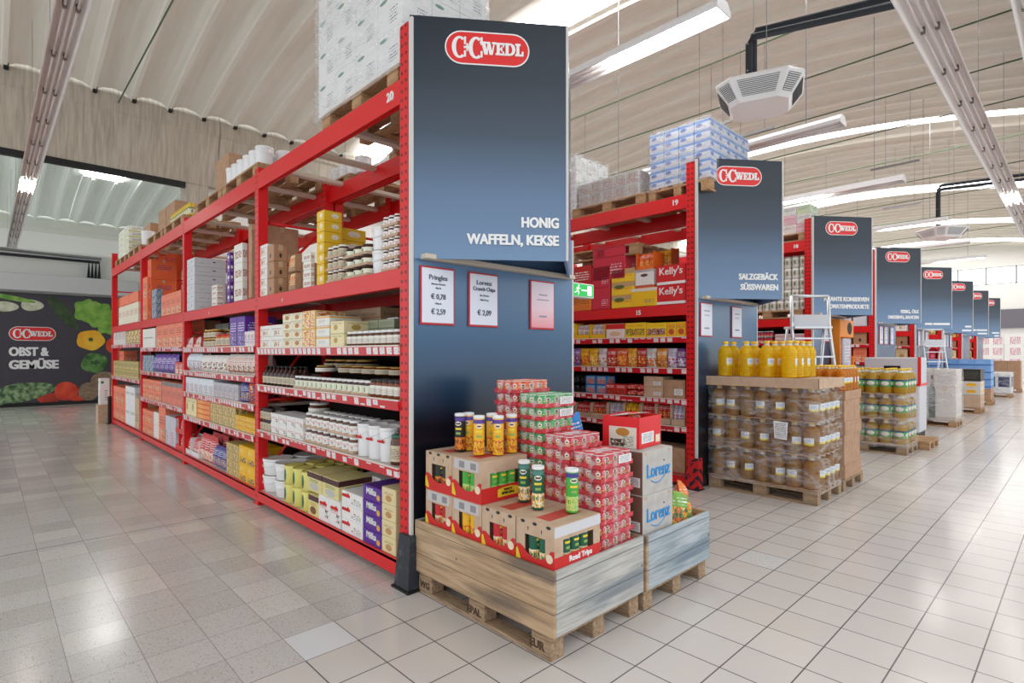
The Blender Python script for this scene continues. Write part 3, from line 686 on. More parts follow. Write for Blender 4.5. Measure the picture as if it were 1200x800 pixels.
# price cards on the end panels
INK = plain('grey ink', rgb(90, 96, 112), .6); CARDW = plain('card paper', rgb(226, 232, 244), .3); CARDR = plain('card red frame', rgb(196, 30, 44), .4)
CARDP = gradient('faded pink card print', [(0, (236, 150, 160)), (.4, (238, 206, 214)), (1, (232, 222, 234))], .3)
_cf = G().cbox(-.147, -.006, -.002, .147, .004, .402, .004).mesh('card_frame', CARDR); _cp = G().cbox(-.135, -.010, .012, .135, -.004, .390, .003).mesh('card_sheet', CARDW); _cp2 = G().cbox(-.135, -.010, .012, .135, -.004, .390, .003).mesh('card_sheet', CARDP)
def card(x, label, lines, pink=False):
    c = tag(ob('price_card', _cf, None, (x, -.028, 1.80)), label, 'price card'); ob('card_sheet', _cp2 if pink else _cp, c)
    for s, z, h, w in lines:
        if not s: ob('text_dash', G().box(-w/2, -.012, z, w/2, -.010, z+h*.6).mesh('text_dash', plain('faint ink', rgb(150, 150, 168), .6)), c); continue
        text(s, INK, c, (0, -.011, z), h=h, w=w, bold=.006)
    return c
card(.212, 'red framed price card nearest the rack upright, listing two prices', [('Pringles', .312, .034, .155), ('diverse Sorten', .277, .012, .12), ('40g St.', .25, .010, .05), ('€ 0,78', .178, .036, .125), ('190g St.', .142, .010, .055), ('€ 2,59', .072, .038, .12)])
card(.637, 'red framed price card in the middle, listing one price', [('Lorenz', .312, .034, .15), ('Crunch Chips', .268, .028, .22), ('div. Sorten', .227, .013, .09), ('150g Packung', .195, .010, .08), ('€ 2,09', .085, .040, .135)])
card(1.283, 'pink faded price card beside the header sign corner', [('', .28, .016, .10), ('', .24, .012, .14), ('', .10, .022, .09)], True)
for k in range(1, 6):
    for i, x in enumerate((.20, 1.02) if k == 1 else (.62,) if k == 2 else (.35, .75, 1.3)):
        card(k*SPACE+x, 'small red framed price card on the %s sign end panel%s' % (SIGNNAME[k], nth(i, 2 if k == 1 else 1 if k == 2 else 3)), [('', .30, .02, .14), ('', .25, .012, .12), ('', .09, .03, .12)])
# corner guards
g = G().add([(-.035, -.035, .012), (.085, -.035, .012), (.085, .14, .012), (-.035, .14, .012), (-.018, -.03, .37), (.078, -.03, .37), (.078, .10, .37), (-.018, .10, .37)], [(0, 1, 5, 4), (1, 2, 6, 5), (2, 3, 7, 6), (3, 0, 4, 7), (4, 5, 6, 7), (3, 2, 1, 0)])
gm = speckled('scuffed dark guard', rgb(48, 52, 60), rgb(84, 86, 92), 14, .6, .55, .75)
o = tag(ob('corner_guard', g.mesh('corner_guard', gm), None, (-.012, -.02, 0)), 'scuffed dark rubber corner guard at the front upright of the honey rack', 'corner guard')
ob('base_flange', G().cbox(-.055, -.06, 0, .10, .15, .014, .004).mesh('base_flange', BLACK), o)
for z in (.10, .19, .28): ob('ridge', G().cbox(-.034+z*.04, -.036, z, .08, .0, z+.018, .004).mesh('ridge', gm), o)
def stripes():
    t = NT('worn red and black hazard stripes'); o = t.sep(t.coord()); f = t.math('FRACT', t.math('MULTIPLY', t.math('ADD', t.math('ADD', o[2], o[1]), t.math('MULTIPLY', o[0], 1.0)), 8.0))
    wear = t.noise(t.coord(), 18, 3); k = t.math('MULTIPLY', t.math('GREATER_THAN', f, .52), t.math('LESS_THAN', wear, .56))
    return t.set(Base_Color=t.mix(k, rgb(206, 30, 38), rgb(40, 34, 42)), Roughness=.5)
o = tag(ob('corner_guard', g.mesh('corner_guard', stripes()), None, (SPACE-.012, -.02, 0)), 'red and black striped corner guard at the snack rack upright', 'corner guard')
ob('base_flange', G().cbox(-.045, -.05, 0, .095, .15, .012, .004).mesh('base_flange', BLACK), o)
# rack numbers
def number(k, s, y, z, h):
    r = [o for o in COL.objects if o.name.startswith('pallet_rack') and abs(o.location.x-k*SPACE) < .1][0]
    text(s, WHITE, r, (-.004, y, z), (0, -1, 0), h=h, align='c', bold=.03, name='rack_number')
number(0, '20', .24, 3.39, .06); number(1, '19', .26, 3.39, .06); number(1, '15', .78, 2.09, .055); number(2, '18', .25, 3.39, .06); number(0, '1', 2.2, 2.10, .03)
number(0, '1', 4.6, 2.10, .03)
# green exit sign
e = empty('exit_sign', 'green lit running figure exit sign beside the navy panel corner', 'exit sign', (1.86, .14, 2.13))
ob('housing', G().cbox(0, .0, 0, .34, .11, .135, .006).mesh('housing', WHITE), e)
ob('bracket', G().cbox(-.19, .0, .05, .0, .02, .08, .003).mesh('bracket', STEEL), e)
ob('sign_pane', G().box(.006, -.003, .010, .325, .001, .125).mesh('sign_pane', plain('exit green', rgb(20, 170, 70), .4, 0, Emission_Color=rgb(20, 170, 70), Emission_Strength=.5)), e)
WE = plain('exit white', rgb(245, 250, 245), .4, 0, Emission_Color=(1, 1, 1, 1), Emission_Strength=.5)
ob('door_symbol', G().box(.235, -.006, .022, .295, -.002, .113).mesh('door_symbol', WE), e)
ob('arrow_symbol', G().box(.145, -.006, .062, .225, -.002, .074).mesh('arrow_symbol', WE), e)
g = G().lathe([(.001, -.011), (.011, 0), (.001, .011)], 8, 0, (.10, -.004, .108))
g.tube([(.095, -.004, .097), (.085, -.004, .066)], .009, 5).tube([(.085, -.004, .066), (.105, -.004, .045), (.095, -.004, .022)], .006, 5).tube([(.085, -.004, .066), (.068, -.004, .048), (.045, -.004, .042)], .006, 5).tube([(.094, -.004, .092), (.115, -.004, .080), (.128, -.004, .085)], .004, 5).tube([(.092, -.004, .092), (.070, -.004, .084), (.064, -.004, .070)], .004, 5)
ob('running_figure', g.mesh('running_figure', WE), e)
# ------------------------------------------------------------------ goods: builders
_tree = {}
def cached(fn):
    def g(*a, **k):
        key = fn.__name__+repr([(x.name if hasattr(x, 'name') else round(x, 3) if isinstance(x, float) else x) for x in a])+repr(sorted((q, x.name if hasattr(x, 'name') else x) for q, x in k.items()))
        if key not in _tree: _tree[key] = fn(*a, **k)
        return _tree[key]
    return g
STICK = pack((240, 240, 242), text=((.1, .9, .1, .9, (60, 60, 64)),))
BARC = plain('barcode ink', rgb(60, 60, 62), .6)
@cached
def carton(w, d, h, mat, name='carton', tape=False, sticker=False, flap=True, letters=None, lw=.6, lz=.5, lmat=None):
    g = G().cbox(-w/2, -d/2, 0, w/2, d/2, h-.002, .004)
    if flap:
        g.cbox(-w/2+.003, -d/2+.002, h-.003, w/2-.003, -.0015, h, .001).cbox(-w/2+.003, .0015, h-.003, w/2-.003, d/2-.002, h, .001)
    kids = []
    if tape:
        t = G().box(-w/2-.0008, -.022, h, w/2+.0008, .022, h+.0008).box(-w/2-.0012, -.022, h-.06, -w/2, .022, h).box(w/2, -.022, h-.06, w/2+.0012, .022, h)
        kids.append(N('tape', t.mesh('tape', TAPE)))
    if sticker:
        kids.append(N('label_sticker', G().box(w*.02, -d/2-.0012, h*.18, w*.40, -d/2, h*.52).mesh('label_sticker', STICK)))
    root = N(name, g.mesh(name, mat), *kids); 
    return root
def cap_front(o, s, mat, w, h, d, lw, lz, cap=None, bold=.03, u=0.0):
    text(s, mat, o, (u*w, -d/2-.002, h*lz), w=w*lw, h=cap, align='c', bold=.008, fat=.004)
@cached
def jar(r, h, body, lid, label, square=False, name='jar'):
    n = 8 if square else 14; lh = min(.02, h*.16)
    b = G().lathe([(r*.93, 0), (r, .006), (r, h*.72), (r*.86, h-lh-.004), (r*.84, h-lh)], n)
    l = G().lathe([(r*.88, h-lh), (r*.90, h-lh+.002), (r*.90, h-.002), (r*.85, h)], n)
    k = G().lathe([(r+.0012, h*.12), (r+.0012, h*.66)], n, caps=False)
    return N(name, b.mesh(name, body), N('lid', l.mesh('lid', lid)), N('label', k.mesh('label', label)))
@cached
def pail(r, h, body, lid, name='pail'):
    b = G().lathe([(r*.86, 0), (r*.88, .004), (r*.97, h-.03), (r*.95, h-.025)], 18)
    l = G().lathe([(r*.97, h-.03), (r, h-.026), (r, h-.006), (r*.94, h-.003), (r*.90, h-.008), (r*.3, h-.008)], 18)
    hd = G().tube([(r*.99*math.cos(a), r*.99*math.sin(a), h-.035-.05*abs(math.sin(a))*(1 if math.sin(a) < 0 else 0)) for a in [PI+PI*i/10 for i in range(11)]], .003, 5)
    return N(name, b.mesh(name, body), N('lid', l.mesh('lid', lid)), N('handle', hd.mesh('handle', WHITEP)))
@cached
def bag(w, d, h, mat, name='bag', lean=0.0):
    nx, nz = 8, 10; v = []; f = []
    for s in (-1, 1):
        for j in range(nz+1):
            for i in range(nx+1):
                a, b = i/nx, j/nz
                t = math.sin(PI*a)**.55*(1-abs(2*b-1)**3.5)
                if b > .93 or b < .04: t *= .1
                wig = .012*math.sin(9*a+5*b)*t
                v.append(((a-.5)*w*(1-.10*t), s*d/2*t+wig+lean*b*b, b*h))
    m = (nx+1)*(nz+1)
    for s in (0, 1):
        for j in range(nz):
            for i in range(nx): q = s*m+j*(nx+1)+i; f.append((q, q+1, q+nx+2, q+nx+1))
    g = G().add(v, f, 0, True)
    seal = G().box(-w*.49, -.003+lean, h*.955, w*.49, .003+lean, h*1.0)
    return N(name, g.mesh(name, mat), N('top_seal', seal.mesh('top_seal', mat)))
@cached
def bottle(r, h, body, cap, label, name='bottle'):
    g = G().lathe([(r*.9, 0), (r, .008), (r, h*.55), (r*.85, h*.66), (r*.40, h*.80), (r*.36, h*.92)], 12)
    c = G().lathe([(r*.42, h*.92), (r*.42, h-.003), (r*.36, h)], 10)
    l = G().lathe([(r+.001, h*.12), (r+.001, h*.46)], 12, caps=False)
    return N(name, g.mesh(name, body), N('cap', c.mesh('cap', cap)), N('label', l.mesh('label', label)))
@cached
def oil_bottle(r, h, oil, label, name='oil_bottle', cap=None):
    p = [(r*.88, 0), (r*.98, .006)]; n = 12
    for i in range(n): z = .012+(h*.70-.012)*i/n; dz = (h*.70-.012)/n; p += [(r, z), (r, z+dz*.62), (r*.94, z+dz*.8)]
    p += [(r*.98, h*.71), (r*.80, h*.80), (r*.50, h*.87)]
    q = [(r*.50, h*.87), (r*.36, h*.90), (r*.34, h*.935)]
    b = G().lathe(p, 14); nk = G().lathe(q, 12); c = G().lathe([(r*.42, h*.93), (r*.44, h*.935), (r*.44, h*.985), (r*.38, h)], 12)
    lab = G().add([(r*1.015*math.sin(a), -r*1.015*math.cos(a), z) for a in [-.62+1.24*i/6 for i in range(7)] for z in (h*.30, h*.52)], [(2*i, 2*i+2, 2*i+3, 2*i+1) for i in range(6)], 0, True)
    return N(name, b.mesh(name, oil), N('neck', nk.mesh('neck', CLEARP)), N('cap', c.mesh('cap', cap or YCAP)), N('label', lab.mesh('label', label)))
@cached
def tub(w, d, h, body, lid, name='tub'):
    g = G().prism([(-w/2*.9, 0), (w/2*.9, 0), (w/2, h*.86), (-w/2, h*.86)], -d/2*.95, d/2*.95)
    l = G().cbox(-w/2*1.02, -d/2, h*.86, w/2*1.02, d/2, h, .006)
    return N(name, g.mesh(name, body), N('lid', l.mesh('lid', lid)))
@cached
def jar_pack(w, d, h, body, lid, label, n=3, name='jar_pack'):
    """film-wrapped pack: a row of jars on a card tray"""
    r = w/n/2*.97; jm = jar(r, h-.006, body, lid, label)
    tr = G().cbox(-w/2, -d/2, 0, w/2, d/2, .022, .003)
    kids = []
    for i in range(n):
        for s in range(max(1, int(d/(2*r)))):
            if s < 2: kids.append(N('jar', jm[1], *jm[2], at=(-w/2+r*1.03+i*w/n, -d/2+r*1.03+s*2*r, .005)))
    return N(name, tr.mesh('tray', CARTON2), *kids)
@cached
def tray_box(w, d, h, mat, content, name='display_carton'):
    """open-fronted display carton with upright packs inside"""
    g = G().cbox(-w/2, -d/2, 0, w/2, d/2, .006, .002).cbox(-w/2, d/2-.005, 0, w/2, d/2, h, .002).cbox(-w/2, -d/2, 0, -w/2+.005, d/2, h*.95, .002).cbox(w/2-.005, -d/2, 0, w/2, d/2, h*.95, .002).cbox(-w/2, -d/2, 0, w/2, -d/2+.004, h*.28, .0015)
    kids = []
    for i in range(3):
        pw = (w-.016)/3; bx = bag(pw*1.04, d*.42, h*.90, content)
        kids.append(N('packet', bx[1], at=(-w/2+.008+pw*(i+.5), -d*.15, .007)))
        kids.append(N('packet', bx[1], at=(-w/2+.008+pw*(i+.5), d*.22, .007)))
    return N(name, g.mesh(name, mat), *kids)
@cached
def tin(r, h, mat, lid, name='tin'):
    g = G().lathe([(r*.97, 0), (r, .003), (r, h-.004), (r*.97, h-.002)], 14)
    return N(name, g.mesh(name, mat), N('lid', G().lathe([(r*.97, h-.003), (r*.99, h), (r*.90, h), (r*.88, h-.004), (.001, h-.004)], 14).mesh('lid', lid)))
def pallet_parts(mat):
    if ('pallet', mat.name) in _tree: return _tree[('pallet', mat.name)]
    B = lambda n, *a: G().cbox(*a, .004).mesh(n, mat)
    dk = B('deck_board', -.6, -.0725, 0, .6, .0725, .022); dn = B('deck_board', -.6, -.05, 0, .6, .05, .022)
    st = B('stringer_board', -.0725, -.4, 0, .0725, .4, .022); bl = B('block', -.0725, -.05, 0, .0725, .05, .078); bb = B('base_board', -.6, -.05, 0, .6, .05, .022)
    k = [N('base_board', bb, at=(0, y, 0)) for y in (-.35, 0, .35)]
    k += [N('block', bl, at=(x, y, .022)) for x in (-.5275, 0, .5275) for y in (-.35, 0, .35)]
    k += [N('stringer_board', st, at=(x, 0, .1)) for x in (-.5275, 0, .5275)]
    k += [N('deck_board', m, at=(0, y, .122)) for y, m in ((-.3275, dk), (-.18, dn), (0, dk), (.18, dn), (.3275, dk))]
    _tree[('pallet', mat.name)] = k; return k
def pallet(x, y, z, rz, label, mat=None):
    """Euro pallet, centre of the base at x, y"""
    e = empty('pallet', label, 'pallet', (x, y, z), rz)
    for n, m, _, at in pallet_parts(mat or PALLETW): ob(n, m, e, at)
    return e
def film(x0, y0, z0, x1, y1, z1, label, skirt=.015, mat=None):
    """wrinkled clear film sleeve round a load"""
    rnd = random.Random(int(x0*100+y0*10)); n = 14; m = 12; v = []; f = []
    per = []
    for (a, b), (c, d) in (((x0, y0), (x1, y0)), ((x1, y0), (x1, y1)), ((x1, y1), (x0, y1)), ((x0, y1), (x0, y0))):
        for i in range(n): per.append((a+(c-a)*i/n, b+(d-b)*i/n))
    cx, cy = (x0+x1)/2, (y0+y1)/2; k = len(per)
    for j in range(m+1):
        for (a, b) in per:
            s = 1+.012*rnd.random()+(skirt if j == 0 else 0); v.append((cx+(a-cx)*s, cy+(b-cy)*s, z0+(z1-z0)*j/m+(.008*rnd.random() if j else -.01*rnd.random())))
    for j in range(m):
        for i in range(k): q = (i+1) % k; f.append((j*k+i, j*k+q, j*k+k+q, j*k+k+i))
    return tag(ob('stretch_film', G().add(v, f, 0, True).mesh('stretch_film', mat or FILM)), label, 'film')

# ------------------------------------------------------------------ goods: rows on a shelf seen in a rack's side-aisle face
NAMES = {'box': 'biscuit_box', 'bag': 'snack_bag', 'packet': 'snack_packet', 'carton': 'shelf_carton', 'jar': 'glass_jar'}
def row(fx, z, u0, u1, make, n=1, levels=1, vtop=None, h=None, rows=1, d=.3, dx=0.0, desc='', cat='', where='', after=None, gap=.965, jit=0.0, us=None):
    X = fx+.02+dx; Y0 = on_plane(u0, 414, 0, X)[1]; Y1 = on_plane(u1, 414, 0, X)[1]; W = (Y0-Y1)/n
    if us: d = on_plane(us, 414, 1, Y1)[0]-X
    H = h*levels if h else on_plane((u0+u1)/2, vtop, 0, X)[2]-z
    hh = H/levels; ww = W*gap; z += .001
    out = []
    for l in range(levels):
        for i in range(n):
            for q in range(rows):
                t = make(round(ww, 3), round(d if d > 0 else ww, 3), round(hh-.0015, 3))
                dep = d if d > 0 else ww
                y = Y0-W*(i+.5); j = (random.random()-.5)*jit
                lab = desc+nth(i, n)+lv(l, levels)+(' behind' if q else '')+' '+where
                o = spawn((NAMES.get(cat, cat.replace(' ', '_')),)+t[1:], lab, cat, (X+dep/2+q*dep*1.03+abs(j)*.02, y, z+l*hh), -PI/2+j*.12, desc+' '+where)
                out.append((o, ww, dep, hh))
                if after and q == 0: after(o, ww, dep, hh)
    return out
def box_of(mat, **k): return lambda w, d, h: carton(w, d, h, mat, **k)
def jar_of(body, lid, label, **k): return lambda w, d, h: jar(w/2, h, body, lid, label, **k)
def lettered(s, mat, lw=.6, lz=.5, cap=None, u=0.0): return lambda o, w, d, h: cap_front(o, s, mat, w, h, d, lw, lz, cap, .03, u)
def p(base, band=None, oval=None, txt=None, img=None, seed=0): return pack(base, (band,) if band else (), (oval,) if oval else (), (txt,) if txt else (), img, .45, seed)
K = (40, 40, 44); Wt = (242, 240, 236)
WB = p(Wt, None, None, (.1, .9, .55, .75, (160, 60, 70)), (.3, .75, .1, .5, [(220, 180, 120), (180, 120, 70), (240, 236, 226), (120, 80, 50)]))
YEL = p((240, 196, 44), None, (.62, .55, .2, .24, (244, 232, 214)), (.52, .70, .42, .5, (90, 60, 40)))
ORA = p((240, 106, 56), None, None, (.2, .8, .5, .74, (110, 60, 120)), None)
ORA2 = p((240, 128, 92), None, None, (.15, .85, .45, .7, (140, 70, 60)), (.1, .9, .05, .38, [(240, 128, 92), (232, 190, 150), (200, 90, 60), (246, 214, 190)]))
PUR = p((92, 40, 150), None, (.5, .55, .3, .18, (236, 230, 244)), (.2, .8, .1, .3, (200, 170, 220)))
PURB = p((100, 50, 160), None, None, (.1, .9, .5, .8, (226, 220, 240)), (.1, .9, .05, .45, [(100, 50, 160), (170, 150, 210), (60, 40, 120), (230, 210, 230)]))
TEAL = p((60, 120, 130), None, None, None, (.05, .95, .05, .95, [(50, 70, 120), (210, 225, 220), (80, 60, 150), (70, 140, 130)]))
GREYW = p((212, 214, 220), None, (.62, .6, .06, .06, (70, 50, 110)), (.15, .5, .3, .45, (140, 140, 150)))
WOPEN = p((238, 234, 228), None, None, None, (.1, .9, .25, .62, [(150, 100, 80), (238, 230, 220), (190, 140, 130), (120, 60, 60)]))
WRED = p((240, 238, 236), None, None, (.12, .8, .52, .74, (206, 40, 48)), (.62, .95, .15, .5, [(90, 50, 36), (240, 238, 236), (120, 70, 46)]))
CREAM = p((232, 214, 166), None, (.5, .36, .22, .2, (196, 150, 96)), (.2, .8, .6, .74, (140, 110, 70)))
CREAM2 = p((240, 226, 178), None, (.4, .5, .15, .22, (190, 160, 80)), (.1, .9, .72, .86, (130, 120, 70)))
WYEL = p((240, 238, 230), (.78, .95, (240, 180, 80)), None, (.2, .7, .35, .6, (130, 140, 160)))
ORIM = p((244, 206, 130), None, None, None, (.05, .95, .05, .95, [(244, 190, 60), (250, 236, 210), (220, 120, 40), (240, 214, 160)]))
GRNB = p((150, 156, 130), None, None, (.1, .9, .3, .7, (86, 96, 70)), None)
DGRN = p((60, 68, 58), None, None, (.1, .9, .2, .8, (170, 170, 150)), None)
LABW = p((240, 236, 226), (.0, .1, (120, 70, 40)), None, (.1, .9, .2, .7, (150, 140, 130)))
LABG = p((232, 232, 214), None, (.5, .5, .09, .36, (90, 140, 70)), None)
LABG2 = p((226, 222, 190), (.7, 1, (150, 150, 80)), (.5, .35, .1, .25, (70, 110, 60)), None)
LABD = p((214, 202, 176), None, None, (.05, .95, .15, .8, (90, 70, 56)))
LABY = p((226, 218, 120), None, (.5, .5, .12, .35, (44, 96, 70)), None)
WBLU = p((226, 232, 240), None, None, None, (.08, .92, .06, .6, [(120, 150, 200), (236, 238, 242), (190, 196, 210), (200, 120, 80), (240, 236, 230)]))
TANB = p((206, 176, 110), None, None, None, (.05, .95, .05, .8, [(220, 170, 50), (120, 90, 60), (240, 220, 160), (190, 150, 90)]))
YELB = p((244, 190, 30), None, None, (.1, .9, .6, .8, (160, 60, 40)), (.1, .9, .05, .45, [(244, 190, 30), (250, 226, 150), (200, 120, 40), (110, 70, 40)]))
REDW = p((208, 40, 44), None, None, (.1, .9, .5, .85, (244, 230, 226)), (.1, .9, .05, .45, [(208, 40, 44), (244, 230, 220), (240, 190, 170), (190, 30, 40)]))
BLUP = p((58, 52, 140), None, None, (.1, .9, .55, .85, (226, 226, 240)), (.1, .9, .08, .5, [(58, 52, 140), (220, 190, 130), (120, 110, 190), (180, 120, 70)]))
WHTB = p((240, 236, 230), None, None, (.1, .9, .5, .85, (200, 60, 60)), (.1, .9, .06, .46, [(200, 150, 110), (240, 236, 230), (160, 90, 60), (236, 220, 200)]))
GRYB = p((196, 192, 200), None, None, (.1, .9, .5, .8, (120, 110, 130)), (.1, .9, .06, .5, [(196, 192, 200), (150, 120, 130), (220, 216, 220), (170, 150, 140)]))
HONEY = plain('dark honey glass', rgb(128, 62, 16), .08); NUT = plain('brown spread glass', rgb(92, 52, 30), .12); DARKJ = plain('dark jam glass', rgb(58, 24, 22), .1)
GLID = plain('gold lid', rgb(206, 170, 90), .3, .5); WLID = plain('white lid', rgb(240, 240, 240), .3); GRLID = plain('green lid', rgb(20, 112, 84), .35); BLID = plain('black lid', rgb(34, 32, 34), .35)
YGR = plain('pale olive tin', rgb(196, 190, 90), .35)
TANP = p((206, 172, 138), None, None, (.15, .8, .25, .5, (90, 70, 56)))
BRN = p((176, 132, 98), None, (.5, .35, .1, .14, (60, 44, 36)), None)
